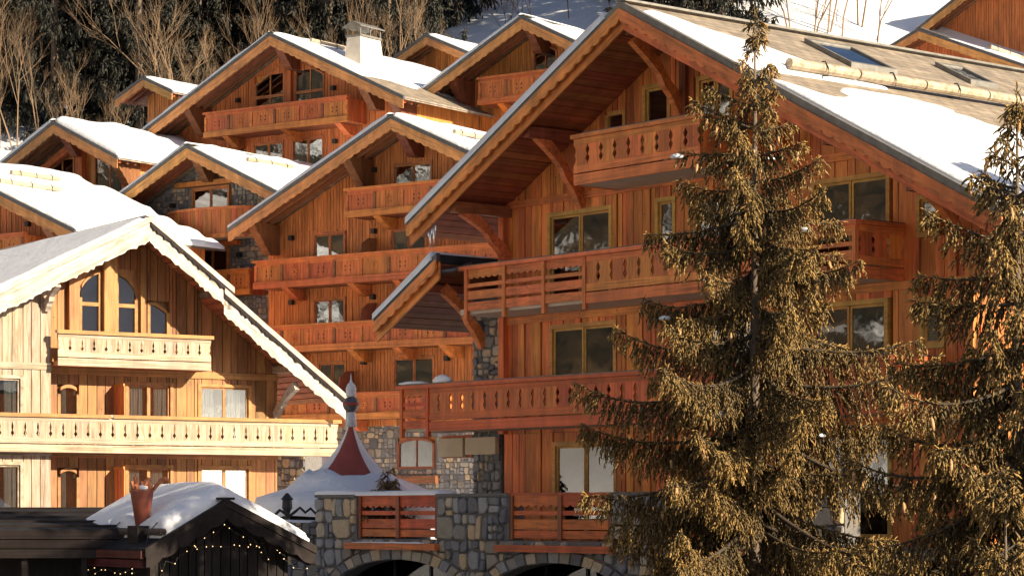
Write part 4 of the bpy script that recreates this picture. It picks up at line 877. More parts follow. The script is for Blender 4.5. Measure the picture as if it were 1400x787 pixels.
# chalets at the top right
X1, RX1, zX1, bX1 = slope_chalet('dark timber chalet with a low snowy gable beyond the skylight roof', (22.96, 140), 36, 17, 0, 26.9, -4.5, 9, .42, 18, (-3.8, 8), 12, consoles=())
snow_sheet(X1, 'snow on the low gable beyond the skylight roof', 1.6, 9.05, zX1, -.5, 11.9, .2, lambda a, v: (a - 1.6 - v * .2) * .8, 30, 30, seed=111); snow_sheet(X1, 'snow strip on the left verge of the low gable beyond the skylight roof', -4.55, -.05, zX1, -.5, 11.9, .2, None, 20, 20, seed=112)
log_guard(X1, RX1, zX1, (4.2, -.3), (4.2, 4.5), .1)
X2, RX2, zX2, bX2 = slope_chalet('high brown boarded chalet at the top right behind the low gable', (27.575, 150), 36, 20, 3.2, 33.2, -3.6, 12, .60, 21, (-2.8, 11), 12, consoles=())
snow_sheet(X2, 'snow strip on the steep left verge of the high brown chalet', -3.65, 3.15, zX2, -.5, 11.9, .35, None, 20, 20, seed=113)
# ------------------------------------------------------------------ trees
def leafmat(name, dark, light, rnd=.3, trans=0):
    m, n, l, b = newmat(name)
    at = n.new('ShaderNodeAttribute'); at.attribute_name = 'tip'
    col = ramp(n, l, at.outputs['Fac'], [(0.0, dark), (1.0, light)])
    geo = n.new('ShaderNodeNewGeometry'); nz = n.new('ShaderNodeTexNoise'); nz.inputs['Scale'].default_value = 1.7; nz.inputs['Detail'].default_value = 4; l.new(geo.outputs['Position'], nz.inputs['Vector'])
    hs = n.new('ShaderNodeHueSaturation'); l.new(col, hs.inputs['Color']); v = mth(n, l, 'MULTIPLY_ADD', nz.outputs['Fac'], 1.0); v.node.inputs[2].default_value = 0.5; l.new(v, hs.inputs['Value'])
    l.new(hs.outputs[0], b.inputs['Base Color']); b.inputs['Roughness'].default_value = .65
    nf = n.new('ShaderNodeTexNoise'); nf.inputs['Scale'].default_value = 140; nf.inputs['Detail'].default_value = 2; l.new(geo.outputs['Position'], nf.inputs['Vector'])
    bp = n.new('ShaderNodeBump'); bp.inputs['Strength'].default_value = .4; bp.inputs['Distance'].default_value = .006; l.new(nf.outputs['Fac'], bp.inputs['Height']); l.new(bp.outputs[0], b.inputs['Normal'])
    if trans:
        tl = n.new('ShaderNodeBsdfTranslucent'); l.new(hs.outputs[0], tl.inputs[0]); ms = n.new('ShaderNodeMixShader'); ms.inputs[0].default_value = trans; l.new(b.outputs[0], ms.inputs[1]); l.new(tl.outputs[0], ms.inputs[2]); l.new(ms.outputs[0], n['Material Output'].inputs[0])
    return m
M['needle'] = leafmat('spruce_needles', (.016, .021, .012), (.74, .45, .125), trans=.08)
M['needle_far'] = leafmat('far_spruce_needles', (.012, .014, .010), (.035, .034, .02))
M['bark'] = noisy('spruce_bark', (.10, .075, .055), (.20, .15, .11), 12, .9, .6)
M['twig'] = noisy('spruce_twig', (.045, .034, .024), (.08, .06, .042), 12, .9, .4)
M['cone'] = noisy('spruce_cone', (.42, .22, .09), (.58, .36, .18), 30, .7, .5)
M['bare'] = noisy('bare_bark', (.15, .098, .056), (.29, .19, .11), 1.5, .85, .2)
def spindles(P, Dr, L, r, rg=np.random.RandomState(1)):
    """one lumpy blunt twig per row (three rings of three); returns verts, tris, tip attribute"""
    n = len(P); Dr = Dr / np.linalg.norm(Dr, axis=1, keepdims=True)
    ref = np.where(np.abs(Dr[:, 2:3]) > .9, np.array([[1., 0, 0]]), np.array([[0, 0, 1.]])); X = np.cross(ref, Dr); X /= np.linalg.norm(X, axis=1, keepdims=True); Y = np.cross(Dr, X)
    V = np.zeros((n, 9, 3)); tip = np.zeros((n, 9)); ph = rg.uniform(0, 6.28, n)
    bend = np.stack([rg.normal(0, .06, n), rg.normal(0, .06, n), -np.abs(rg.normal(0, .15, n))], 1)
    for j, (t, s) in enumerate(((0, .75), (.5, 1.05), (1, .55))):
        c = P + Dr * (L * t)[:, None] + bend * (L * t * t)[:, None]
        for k in range(3):
            a = 2.094 * k + ph + j * .9; o = X * np.cos(a)[:, None] + Y * np.sin(a)[:, None]
            V[:, j * 3 + k] = c + o * (r * s * rg.uniform(.75, 1.35, n))[:, None] + Dr * (L * rg.uniform(-.14, .14, n))[:, None]
        tip[:, j * 3:j * 3 + 3] = (.1, .6, 1.0)[j]
    b = (np.arange(n) * 9)[:, None]; T = []
    for j in (0, 3):
        for k in range(3): T += [b + np.array([[j + k, j + (k + 1) % 3, j + 3 + (k + 1) % 3]]), b + np.array([[j + k, j + 3 + (k + 1) % 3, j + 3 + k]])]
    T.append(b + np.array([[6, 7, 8]]))
    return V.reshape(-1, 3), np.concatenate(T), tip.reshape(-1)
def fastmesh(name, V, T, mat, attr=None, smooth=True):
    me = bpy.data.meshes.new(name); me.vertices.add(len(V)); me.vertices.foreach_set('co', V.astype(np.float32).ravel())
    me.loops.add(T.size); me.loops.foreach_set('vertex_index', T.astype(np.int32).ravel()); me.polygons.add(len(T))
    me.polygons.foreach_set('loop_start', np.arange(len(T), dtype=np.int32) * 3)
    if smooth: me.polygons.foreach_set('use_smooth', np.ones(len(T), dtype=bool))
    me.update(calc_edges=True); me.materials.append(mat)
    if attr is not None: at = me.attributes.new('tip', 'FLOAT', 'POINT'); at.data.foreach_set('value', attr.astype(np.float32))
    return me
def spruce_data(H, prof, seed, whorl=.52, nb=6, sec=.027, fing=.044, fl=(.065, .14), fr_=.0135, zmin=0.3, sparse_top=True, jl=.25):
    rg = np.random.RandomState(seed); hs = [p[0] for p in prof]; rs = [p[1] for p in prof]
    P, Dn, Ls, Rs, Wt = [], [], [], [], []; wood_ = MB(); cones = []
    h = .12
    while h < H - zmin:
        Rr = np.interp(h, hs, rs); k = nb if h > 3.2 else max(4, nb - 3); a0 = rg.uniform(0, 6.28)
        for b in range(k):
            az = a0 + 6.283 * b / k + rg.uniform(-.35, .35); L = Rr * (1 + rg.uniform(-jl, jl * .8)); z0 = H - h + rg.uniform(-.12, .12)
            if L < .06: continue
            o = np.array([math.cos(az), math.sin(az), 0]); pr = np.array([-o[1], o[0], 0]); f = min(1, h / 4.5)
            s0 = (.75 * (1 - f) ** 1.3 - .38 * f) * rg.uniform(.6, 1.4) + rg.uniform(-.14, .1); s2 = (.05 * (1 - f) + .30 * f) * rg.uniform(.5, 1.5); n = max(5, int(L / .12)); t = np.linspace(0, 1, n); wob = rg.uniform(-.1, .1)
            C = np.array([0, 0, z0]) + o * (L * t)[:, None] * (1 - .06 * f) + pr * (L * wob * t ** 2)[:, None]; C[:, 2] += L * (s0 * t + s2 * t ** 2.4)
            wood_.tube([tuple(q) for q in C[::2]] if n > 8 else [tuple(q) for q in C], list(np.linspace(.012 + .011 * L, .006, len(C[::2]) if n > 8 else n)), 4, False)
            m = max(4, int(L / sec)); ts = np.concatenate([rg.uniform(.10, 1, m), [1.0, .97, .93]]); m = len(ts)
            ix = ts * (n - 1); i0 = np.clip(ix.astype(int), 0, n - 2); fr2 = (ix - i0)[:, None]; B0 = C[i0] * (1 - fr2) + C[i0 + 1] * fr2; tg = C[i0 + 1] - C[i0]; tg /= np.linalg.norm(tg, axis=1, keepdims=True)
            side = np.where(rg.rand(m) < .5, -1., 1.)[:, None]; dn = rg.uniform(.5, 1.9, m)[:, None] * (.45 + .55 * f)
            d2 = tg * rg.uniform(.35, .8, m)[:, None] + pr * side * rg.uniform(.25, .9, m)[:, None] + np.array([[0, 0, -1.]]) * dn; d2 /= np.linalg.norm(d2, axis=1, keepdims=True)
            l2 = (.40 * math.sqrt(L) * (1.08 - .85 * ts) * rg.uniform(.55, 1.25, m) + .06)
            cnt = np.maximum(2, (l2 / fing).astype(int)); idx = np.repeat(np.arange(m), cnt); q = np.concatenate([(np.arange(c) + .6) / c for c in cnt])
            pos = B0[idx] + d2[idx] * (l2[idx] * q)[:, None]; pos[:, 2] -= .35 * l2[idx] * q ** 2
            pos += rg.normal(0, .008, pos.shape)
            sd = np.where(np.arange(len(q)) % 2 == 0, -1., 1.)[:, None]; p2 = np.cross(d2[idx], np.array([[0, 0, 1.]])); p2 /= np.maximum(1e-6, np.linalg.norm(p2, axis=1, keepdims=True))
            fd = d2[idx] * .75 + p2 * sd * rg.uniform(.1, .7, len(q))[:, None] + np.array([[0, 0, -1.]]) * rg.uniform(.2, 1.3, len(q))[:, None] * (.4 + .6 * f) + rg.normal(0, .13, (len(q), 3))
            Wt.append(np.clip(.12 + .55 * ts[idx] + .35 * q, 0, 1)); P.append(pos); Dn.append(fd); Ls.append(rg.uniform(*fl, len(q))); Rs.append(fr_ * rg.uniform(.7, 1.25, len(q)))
            # needles along the branch itself
            m2 = int(L / (.6 * sec + .006)); tt = rg.uniform(.25, 1, m2); ix = tt * (n - 1); i0 = np.clip(ix.astype(int), 0, n - 2); fr2 = (ix - i0)[:, None]; b1 = C[i0] * (1 - fr2) + C[i0 + 1] * fr2
            tg = C[i0 + 1] - C[i0]; tg /= np.linalg.norm(tg, axis=1, keepdims=True)
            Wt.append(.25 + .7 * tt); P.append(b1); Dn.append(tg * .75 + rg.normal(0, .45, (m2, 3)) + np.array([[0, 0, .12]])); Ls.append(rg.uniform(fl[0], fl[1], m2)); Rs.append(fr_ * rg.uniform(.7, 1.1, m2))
            if rg.rand() < .8 and .5 < h < 9: cones += [(B0[j] + d2[j] * l2[j] * .8) for j in rg.choice(m, min(m, rg.randint(1, 4)), False)]
        h += whorl * (.95 + .05 * min(1, h / 3)) * rg.uniform(.8, 1.2) if h > .5 else .16
    # leader
    m = 26; Wt.append(np.full(m, .8)); P.append(np.stack([np.zeros(m), np.zeros(m), np.linspace(H - .7, H, m)], 1)); Dn.append(np.stack([rg.normal(0, .6, m), rg.normal(0, .6, m), np.full(m, .9)], 1)); Ls.append(rg.uniform(.06, .11, m)); Rs.append(np.full(m, fr_ * .8))
    V, T, tip = spindles(np.concatenate(P), np.concatenate(Dn), np.concatenate(Ls), np.concatenate(Rs))
    tip *= np.repeat(rg.uniform(.65, 1.0, len(V) // 9) * np.concatenate(Wt), 9)  # young shoots paler; the crown's inner shade is put into the colour too
    return V, T, tip, wood_, cones
cmb = MB(); prf = [(.006, 0), (.017, -.02), (.021, -.06), (.017, -.10), (.005, -.135)]
cmb.lathe([(r, z) for r, z in prf], 7); CONE = mkmesh('cone', cmb.v, cmb.f, M['cone'], True)
q = MB().lathe([(.09, -.03), (.12, .01), (.09, .06), (.03, .085), (.004, .09)], 9); SNOWPAT = mkmesh('snow_pat', q.v, q.f, M['snow'], True)
def spruce(name, label, x, y, H, prof, seed, ncone=60, grp=None, nsnow=0, **kw):
    z = zt(x, y); V, T, tip, wb_, cones = spruce_data(H, prof, seed, **kw)
    r = link(name, None); r.location = (x, y, z - .05); tag(r, label, 'tree', grp)
    tr = MB().tube([(0, 0, -.1), (0, 0, H * .3), (0.01, 0, H * .7), (0, 0, H - .05)], [.012 * H + .03, .010 * H, .005 * H, .006], 10)
    link('trunk', mkmesh('trunk', tr.v, tr.f, M['bark'], True), r)
    link('branches', mkmesh('branches', wb_.v, wb_.f, M['twig'], True), r)['kind'] = 'stuff'
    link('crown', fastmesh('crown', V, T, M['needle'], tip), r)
    rg = random.Random(seed); rg.shuffle(cones)
    for c in cones[:ncone]:
        o = link('cone', CONE, r); o.location = tuple(c); s = rg.uniform(1.0, 1.5); o.scale = (s, s, s); o.rotation_euler = (rg.uniform(-.25, .25), rg.uniform(-.25, .25), 0)
    for c in cones[ncone:ncone + nsnow]:
        o = link('snow_pat', SNOWPAT, r); o.location = (c[0], c[1], c[2] + .03); s = rg.uniform(.7, 1.4); o.scale = (s, s * .6, s * .7); o.rotation_euler = (0, 0, rg.uniform(0, 3))
    return r
P1 = [(0, .02), (.5, .11), (.9, .24), (1.25, .52), (1.7, .75), (2.4, 1.05), (3.0, 1.35), (3.7, 1.75), (5, 2.15), (6.2, 2.7), (7.5, 3.1), (8.8, 3.35), (12, 3.5)]
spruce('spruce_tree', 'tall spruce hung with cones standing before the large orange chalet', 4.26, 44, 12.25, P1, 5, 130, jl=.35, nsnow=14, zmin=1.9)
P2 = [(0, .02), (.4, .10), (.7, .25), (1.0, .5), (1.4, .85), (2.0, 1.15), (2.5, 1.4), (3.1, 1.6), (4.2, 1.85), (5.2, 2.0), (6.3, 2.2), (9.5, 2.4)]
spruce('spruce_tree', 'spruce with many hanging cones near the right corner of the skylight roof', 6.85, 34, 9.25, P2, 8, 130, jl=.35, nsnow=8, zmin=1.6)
spruce('spruce_tree', 'short young spruce growing under the cone bearing spruces', 5.9, 30, 3.95, [(0, .03), (.5, .25), (1.2, .55), (2.4, 1.0), (4, 1.4)], 9, 8)
spruce('spruce_sapling', 'tiny dark fir standing on the snowy terrace by the striped tent', -2.98, 60.2, 1.66, [(0, .03), (.3, .2), (.8, .45), (1.6, .7)], 10, 0, fl=(.05, .1), fr_=.012, whorl=.2)
bpy.data.objects['spruce_sapling'].location.z = -.70
for i, (x, y, H, s) in enumerate(((17.4, 42.6, 14.5, 21), (25, 41.5, 15, 22), (30, 52, 17, 24))):
    spruce('spruce_tree', 'spruce outside the right picture edge shading the skylight roof', x, y, H, [(0, .05), (2, .9), (4, 1.8), (8, 2.8), (17, 3.6)], s, 0, 'spruces along the street', sec=.22, fing=.17, fl=(.2, .36), fr_=.06, whorl=.5)
# dark conifers on the mountain
far = []
for s in range(3):
    H = 17.0; V, T, tip, wb_, _ = spruce_data(H, [(0, .1), (2, .9), (5, 1.9), (10, 2.9), (16, 3.4)], 40 + s, whorl=.62, nb=6, sec=.34, fing=.26, fl=(.26, .5), fr_=.062)
    tr = MB().tube([(0, 0, -.5), (0, 0, H * .5), (0, 0, H)], [.24, .16, .02], 7)
    far.append((fastmesh('crown', V, T, M['needle_far'], tip), mkmesh('trunk', tr.v, tr.f, M['bark'], True)))
def far_spruce(x, y, sc, k, label, grp):
    r = link('spruce_tree', None); r.location = (x, y, zt(x, y) - .2); r.scale = (sc, sc, sc * random.uniform(.9, 1.2)); r.rotation_euler = (0, 0, random.uniform(0, 6.28)); tag(r, label, 'tree', grp)
    link('trunk', far[k][1], r); link('crown', far[k][0], r)
rf = random.Random(3)
for row, (y0, n) in enumerate(((149, 13), (157, 15), (166, 17), (177, 18), (190, 18))):
    for i in range(n):
        px = -60 + 760 * (i + rf.uniform(.1, .9)) / n; y = y0 + rf.uniform(-4, 4)
        if px > 560 + row * 35: continue
        far_spruce((px - 700) / FPX * y, y, rf.uniform(.75, 1.2), rf.randrange(3), 'dark conifer in the shaded wood above the chalets', 'dark conifers on the mountainside')
for px, y in ((905, 152), (940, 156), (985, 151), (1030, 157), (870, 160), (735, 188), (790, 192), (835, 196), (700, 205), (760, 210), (880, 205)):
    far_spruce((px - 700) / FPX * y, y, rf.uniform(.8, 1.1), rf.randrange(3), 'dark conifer on the open snow slope above the deep gabled chalet', 'conifers above the open slope')
# bare trees
def bare_data(seed, H, stems, spread):
    rg = random.Random(seed); tr = MB(); tw = MB()
    def grow(p, d, L, r, lv, mb):
        n = 3; pts = [p]; q = p; dd = d
        for i in range(n):
            dd = (dd + Vector((rg.gauss(0, .13), rg.gauss(0, .13), rg.gauss(.05, .08)))).normalized(); q = q + dd * (L / n); pts.append(q)
        mb.tube(pts, [r, r * .85, r * .7, r * .55], 4 if lv < 2 else 3, False)
        if lv >= 4: return
        k = rg.randint(3, 5) if lv < 3 else rg.randint(4, 7)
        for i in range(k):
            t = rg.uniform(.3, 1.0); j = min(n - 1, int(t * n)); b = pts[j].lerp(pts[j + 1], t * n - j)
            ax = Vector((rg.gauss(0, 1), rg.gauss(0, 1), rg.gauss(0, .4))).normalized(); nd = (dd * .95 + ax * rg.uniform(.3, .65) + Vector((0, 0, .3))).normalized()
            grow(b, nd, L * rg.uniform(.42, .68), r * rg.uniform(.38, .55), lv + 1, tw)
    for s in range(stems):
        a = rg.uniform(0, 6.28); d = Vector((math.cos(a) * spread, math.sin(a) * spread, 1)).normalized()
        grow(Vector((math.cos(a) * .3 * (stems > 1), math.sin(a) * .3 * (stems > 1), -.3)), d, H * rg.uniform(.5, .68), .026 + .0036 * H, 0, tr)
    return mkmesh('trunk', tr.v, tr.f, M['bare']), mkmesh('crown', tw.v, tw.f, M['bare'])
bares = [bare_data(60 + i, (9, 11, 8, 12, 7, 10)[i], (2, 1, 3, 2, 4, 2)[i], (.22, .1, .32, .15, .4, .2)[i]) for i in range(6)]
def bare(px, y, sc, label, grp, k=None, dz=0):
    x = (px - 700) / FPX * y; k = rf.randrange(6) if k is None else k
    r = link('bare_tree', None); r.location = (x, y, zt(x, y) + dz); r.rotation_euler = (0, 0, rf.uniform(0, 6.28)); r.scale = (sc, sc, sc); tag(r, label, 'tree', grp)
    link('trunk', bares[k][0], r); link('crown', bares[k][1], r)
for px, y, s in ((62, 138, .8), (100, 136, .85), (132, 137, .75), (28, 141, .8), (3, 144, .9), (155, 141, .6)): bare(px, y, s, 'bare twiggy tree behind the small far left chalet', 'bare trees at the wood edge')
for px, y, s in ((222, 144, .85), (256, 141, 1.1), (285, 145, .95), (318, 143, .9), (345, 147, .95)): bare(px, y, s, 'bare sunlit tree left of the wide gabled chalet ridge', 'bare trees at the wood edge')
for px, y, s in ((380, 141, .95), (412, 145, 1.05), (446, 142, 1.05), (478, 146, 1.0), (512, 143, .95), (545, 146, .9), (578, 148, .75)): bare(px, y, s, 'bare sunlit tree behind the tapered chimney', 'bare trees at the wood edge')
for px, y, s in ((628, 172, .6), (668, 168, .45), (690, 160, .5), (712, 163, .5), (728, 160, .55), (778, 158, .6), (800, 164, .6)): bare(px, y, s, 'thin bare sapling on the open snow above the deep gabled chalet', 'bare saplings on the slope')
for px, y, s in ((960, 150, .6), (975, 152, .6), (1085, 150, .8), (1105, 148, .9), (1128, 151, .95), (1150, 149, .9), (1172, 152, .85), (1195, 150, .7), (1138, 156, 1.0)): bare(px, y, s, 'bare golden tree rising behind the skylight roof ridge', 'bare trees behind the large chalet')
# ------------------------------------------------------------------ snack hut with the churro cone
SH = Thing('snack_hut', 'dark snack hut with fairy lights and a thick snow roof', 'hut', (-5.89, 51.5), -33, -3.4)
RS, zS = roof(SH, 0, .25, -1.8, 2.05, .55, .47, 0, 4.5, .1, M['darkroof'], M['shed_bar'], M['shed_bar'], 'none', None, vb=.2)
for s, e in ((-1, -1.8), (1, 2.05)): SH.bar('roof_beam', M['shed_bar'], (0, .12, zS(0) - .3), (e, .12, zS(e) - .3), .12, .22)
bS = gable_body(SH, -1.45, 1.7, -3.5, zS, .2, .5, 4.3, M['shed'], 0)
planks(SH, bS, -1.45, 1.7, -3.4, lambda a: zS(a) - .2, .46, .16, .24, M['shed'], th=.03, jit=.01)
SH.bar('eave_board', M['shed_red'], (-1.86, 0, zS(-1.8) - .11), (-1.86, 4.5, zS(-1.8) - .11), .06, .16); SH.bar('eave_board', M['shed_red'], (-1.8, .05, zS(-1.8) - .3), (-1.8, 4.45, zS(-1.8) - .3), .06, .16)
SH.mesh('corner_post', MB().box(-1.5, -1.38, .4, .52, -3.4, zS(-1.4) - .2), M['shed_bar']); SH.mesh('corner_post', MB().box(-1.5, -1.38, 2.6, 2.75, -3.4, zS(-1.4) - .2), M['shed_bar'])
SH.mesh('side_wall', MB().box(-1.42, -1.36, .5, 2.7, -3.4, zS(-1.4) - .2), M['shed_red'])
log = SH.mesh('snow_guard', MB().tube([(-1.42, -.06, zS(-1.42) + .14), (-1.42, 4.4, zS(-1.42) + .14)], .075, 10), M['logdark'], RS)
for v in (.35, 2.2): SH.mesh('guard_hook', MB().tube([(-1.6, v, zS(-1.6)), (-1.52, v, zS(-1.42) + .16), (-1.45, v, zS(-1.42) + .24), (-1.36, v, zS(-1.42) + .33)], .014, 5), M['iron'], RS)
SH.mesh('vent_box', MB().box(-1.62, -1.28, .75, 1.25, zS(-1.6) + .0, zS(-1.6) + .36), M['shed_bar'], RS)
def mS(a, v): return (1.0 if a > -1.28 else max(0, 1 - (-1.28 - a) * 8)) * min(1, .2 + 1.2 * math.hypot(a + 1.2, v - 1.45)) if v < 2.6 else 1.0
snow_sheet(SH, 'thick rounded snow on the snack hut roof around the churro cone', -1.72, 2.0, zS, .08, 4.45, .36, mS, 60, 60, seed=121, edge=.5, lump=.2)
o_ = SH.world(-1.2, 1.45, 0)
ch = link('churro_cone', None); ch.location = (o_.x, o_.y, -.38); tag(ch, 'brown paper cone with giant churros standing on the snack hut roof', 'sign'); ch.scale = (.95, .95, .95)
M['cone_paper'] = noisy('brown_cone', (.26, .075, .045), (.34, .10, .06), 5, .5, .1); M['churro'] = noisy('churro', (.40, .13, .05), (.52, .19, .08), 9, .6, .3)
c = MB().lathe([(.125, 0), (.26, .86), (.275, .90), (.25, .90), (.23, .84)], 20); link('paper_cone', mkmesh('paper_cone', c.v, c.f, M['cone_paper'], True), ch)
for i, (x, y, tx, ty, h, cv) in enumerate(((-.10, 0, -.05, 0, 1.18, 0), (0, .05, -.02, .03, 1.08, 0), (-.12, -.05, -.10, -.02, 1.08, 0), (.02, -.08, .10, -.05, 1.10, .0), (.12, .04, .30, .02, 1.12, .22), (.06, .1, .05, .1, 1.16, 0), (.12, -.06, .10, -.05, 1.02, 0), (-.06, -.12, -.02, -.14, 1.0, 0))):
    pts = [(x, y, .6), (x + tx * .3, y + ty * .3, .75 + (h - .75) * .3), (x + tx * .8, y + ty * .8, .75 + (h - .75) * .8), (x + tx, y + ty, h)]
    if cv: pts += [(x + tx + .08, y, h + .02), (x + tx + .15, y, h - .03), (x + tx + .17, y, h - .07)]
    t = MB().tube(pts, .055 if i != 4 else .05, 12, True, .22); link('churro', mkmesh('churro', t.v, t.f, M['churro']), ch)
ls = MB().lathe([(.02, 0), (.1, .03), (.13, .08), (.1, .12), (.02, .14)], 8, (.03, -.12, .86)); link('snow_pat', mkmesh('snow_pat', ls.v, ls.f, M['snow'], True), ch)
# fairy lights
eb, n_, l_, b_ = newmat('warm_bulb'); b_.inputs['Emission Color'].default_value = (1, .62, .28, 1); b_.inputs['Emission Strength'].default_value = 1.3; b_.inputs['Base Color'].default_value = (.9, .8, .6, 1)
q = MB().lathe([(.003, -.011), (.010, -.005), (.010, .005), (.003, .011)], 6); BULB = mkmesh('bulb', q.v, q.f, eb, True)
def lights(label, pts, n, sag=.05):
    P = [Vector(p) for p in pts]; seg = [(P[i + 1] - P[i]).length for i in range(len(P) - 1)]; tot = sum(seg); path = []
    for i in range(n * 2 + 1):
        d = tot * i / (n * 2); k = 0
        while k < len(seg) - 1 and d > seg[k]: d -= seg[k]; k += 1
        p = P[k].lerp(P[k + 1], min(1, d / seg[k])); p = p - Vector((0, 0, sag * abs(math.sin(i * 1.7)) * random.uniform(.4, 1.3))); path.append(p + Vector((random.uniform(-.08, .08), 0, random.uniform(-.07, .05))))
    w = MB().tube(path, .004, 3, False); r = SH.mesh('fairy_lights', w, M['iron'], free=True); tag(r, label, 'fairy lights')
    for p in path[1::2]: o = link('bulb', BULB, r); o.location = (p.x, p.y, p.z - SH.base)
lights('fairy lights hanging along the gable edge of the snack hut', [(-1.7, -.03, zS(-1.7) - .38), (0, -.03, zS(0) - .42), (1.95, -.03, zS(1.95) - .42)], 17, .25)
lights('fairy lights hanging along the red eave of the snack hut', [(-1.95, 4.4, zS(-1.8) - .42), (-1.95, 0, zS(-1.8) - .42)], 16, .06)
lights('fairy lights strung inside the snack hut gable', [(-1.0, .4, -.62), (1.5, .4, -.66)], 14, .12)
# dark stall in front of the honey chalet
ST = Thing('market_stall', 'long dark market stall with a low boarded roof below the honey coloured chalet', 'stall', (-10.6, 54), 0, -3.4)
ST.mesh('roof', MB().hexa([(-5, -1.6, -.42), (2.95, -1.6, -.42), (2.4, 2.4, .02), (-5, 2.4, .02), (-5, -1.6, -.34), (2.95, -1.6, -.34), (2.4, 2.4, .10), (-5, 2.4, .10)]), M['darkroof'])
for k in range(5): ST.bar('roof_board', M['shed_bar'], (-5, -1.2 + k * .85, -.36 + (k * .85 + .4) * .11 + .035), (2.85 - k * .11, -1.2 + k * .85, -.36 + (k * .85 + .4) * .11 + .035), .12, .05)
ST.mesh('wall', MB().box(-5, 2.2, -1.0, 2.2, -3.6, -.42), M['shed'])
for k in range(3): ST.bar('fascia_board', M['shed_bar'], (-5, -1.64, -.46 - k * .2), (2.95, -1.64, -.46 - k * .2), .05, .18)
for k in range(6): x = -4.6 + k * 1.25; ST.bar('post', M['shed_bar'], (x, -1.5, -3.4), (x, -1.5, -.5), .12, .12, up=(0, 1, 0))
for x, w in ((-2.2, -1.25), (-.55, -1.1), (-2.45, -1.3)):
    o = link('lantern', mkmesh('lantern', *(lambda b: (b.v, b.f))(MB().box(-.02, .02, -.02, .02, -.12, .12)), eb)); o.location = (-10.6 + x, 52.42, w); tag(o, 'small warm lamp hanging under the dark market stall roof', 'lamp', 'lamps under the stall roof')
    o2 = link('hanger', mkmesh('hanger', *(lambda b: (b.v, b.f))(MB().box(-.004, .004, -.004, .004, .12, 1.0 + w * 0 - .6 - w - .12)), M['iron']), o)
# ------------------------------------------------------------------ striped tent roof
TX, TY = -4.24, 66.0
TN = link('striped_tent', None); TN.location = (TX, TY, zt(TX, TY)); tag(TN, 'red and white striped conical tent with a ball finial and snow skirt', 'tent')
tb = zt(TX, TY); prof = [(.07, 2.28), (.22, 1.95), (.42, 1.62), (.66, 1.32), (.95, 1.04), (1.35, .72), (2.0, .28), (2.3, .05)]
M['t_red'] = noisy('red_canvas', (.30, .06, .045), (.38, .085, .06), 3, .7, .1); M['t_white'] = noisy('white_canvas', (.70, .72, .74), (.78, .80, .82), 3, .7, .1)
edges_ = []; t_ = -math.pi / 2 - R(42)
for i in range(3): edges_ += [(t_, R(78), 't_red'), (t_ + R(78), R(42), 't_white')]; t_ += R(120)
for a0, wd_, mt in edges_:
    mb = MB(); K = 8
    for r, z in prof:
        for k in range(K + 1):
            a = a0 + wd_ * k / K; s = 1 - .03 * math.sin(math.pi * k / K); mb.v.append((r * s * math.cos(a), r * s * math.sin(a), z - tb))
    for j in range(len(prof) - 1):
        for k in range(K): p = j * (K + 1) + k; mb.f.append((p, p + 1, p + K + 2, p + K + 1))
    link('canvas_panel', mkmesh('canvas_panel', mb.v, mb.f, M[mt], True), TN)
w = MB().lathe([(2.1, -.2), (2.1, .2 - tb)], 24); link('round_wall', mkmesh('round_wall', w.v, w.f, M['shed'], True), TN)
fn_ = MB().lathe([(.16, 2.25 - tb), (.12, 2.62 - tb), (.10, 2.64 - tb)], 14); link('finial_collar', mkmesh('finial_collar', fn_.v, fn_.f, M['t_white'], True), TN)
ball = [(.215 * math.sin(t), 2.84 - .215 * math.cos(t) - tb) for t in np.linspace(.25, math.pi - .25, 11)]
bm_ = MB().lathe(ball, 16); link('finial_ball', mkmesh('finial_ball', bm_.v, bm_.f, M['metal'], True), TN)
bm_ = MB().lathe([(.218, 2.80 - tb), (.222, 2.84 - tb), (.218, 2.89 - tb)], 16); link('finial_band', mkmesh('finial_band', bm_.v, bm_.f, M['t_red'], True), TN)
bm_ = MB().lathe([(.12, 3.04 - tb), (.14, 3.10 - tb), (.11, 3.14 - tb), (.135, 3.18 - tb), (.14, 3.26 - tb), (.10, 3.36 - tb), (.04, 3.42 - tb), (.02, 3.5 - tb), (.004, 3.66 - tb)], 14); link('finial_top', mkmesh('finial_top', bm_.v, bm_.f, M['t_white'], True), TN)
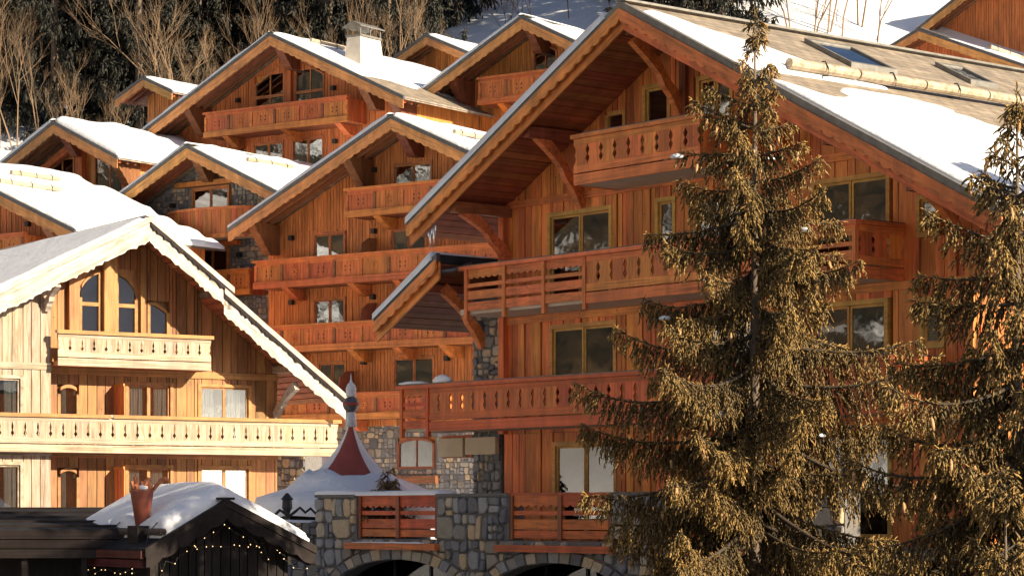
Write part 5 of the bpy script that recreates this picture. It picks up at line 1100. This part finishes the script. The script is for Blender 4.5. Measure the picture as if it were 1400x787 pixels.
mb = MB(); NA = 72; pr2 = [(.80, 1.12), (.95, 1.06), (1.1, 1.0), (1.35, .84), (1.7, .60), (2.1, .38), (2.45, .16), (2.55, -.05), (2.5, -.2)]
for j, (r, z) in enumerate(pr2):
    for k in range(NA):
        a = 2 * math.pi * k / NA; lob = .5 + .5 * math.cos(a * 5 + .8); nn = noise.noise((math.cos(a) * 1.5, math.sin(a) * 1.5, j * .4))
        dz = -.34 * lob * max(0, 1 - j / 3) - .02 + .26 * nn * (j > 1) + (.10 if j > 1 else 0) ; mb.v.append((r * (1 + .03 * nn) * math.cos(a), r * (1 + .03 * nn) * math.sin(a), z + dz - tb))
for j in range(len(pr2) - 1):
    for k in range(NA): mb.f.append((j * NA + k, (j + 1) * NA + k, (j + 1) * NA + (k + 1) % NA, j * NA + (k + 1) % NA))
sn = link('snow', mkmesh('snow', mb.v, mb.f, M['snow'], True)); sn.location = TN.location; tag(sn, 'deep snow heaped around the foot of the striped tent', 'snow', kind='stuff')
# ------------------------------------------------------------------ low wall with wrought iron beside the terrace
GW = Thing('garden_wall', 'low rough stone wall between the snack hut and the terrace', 'wall', (-5.85, 61.6), 0, -3.4)
gw = GW.mesh('core', MB().box(0, 1.12, .06, .5, -3.6, -.22), M['mortar']); stones(GW, gw, 0, 1.12, -1.6, -.2, .06, .22, .08, seed=77)
ledge(GW, 'thin snow on the low rough stone wall', 0, 1.1, 0, .5, -.22, .05, 78)
IR = Thing('iron_ornament', 'black wrought iron scroll with a little lantern figure on the low wall', 'ornament', (-5.85, 61.6), 0, -.25)
IR.mesh('scroll', MB().tube([(0, .25, -.06), (.12, .25, .06), (.22, .25, .0), (.34, .25, -.1), (.5, .25, .02), (.62, .25, .12), (.75, .25, .0), (.88, .25, .1), (1.0, .25, -.02), (1.1, .25, .06)], .04, 6), M['iron'])
IR.mesh('lantern', MB().lathe([(.10, -.25), (.05, -.1), (.09, .05), (.13, .12), (.12, .3), (.16, .33), (.08, .42), (.03, .48)], 8, (.3, .25, 0)), M['iron'])
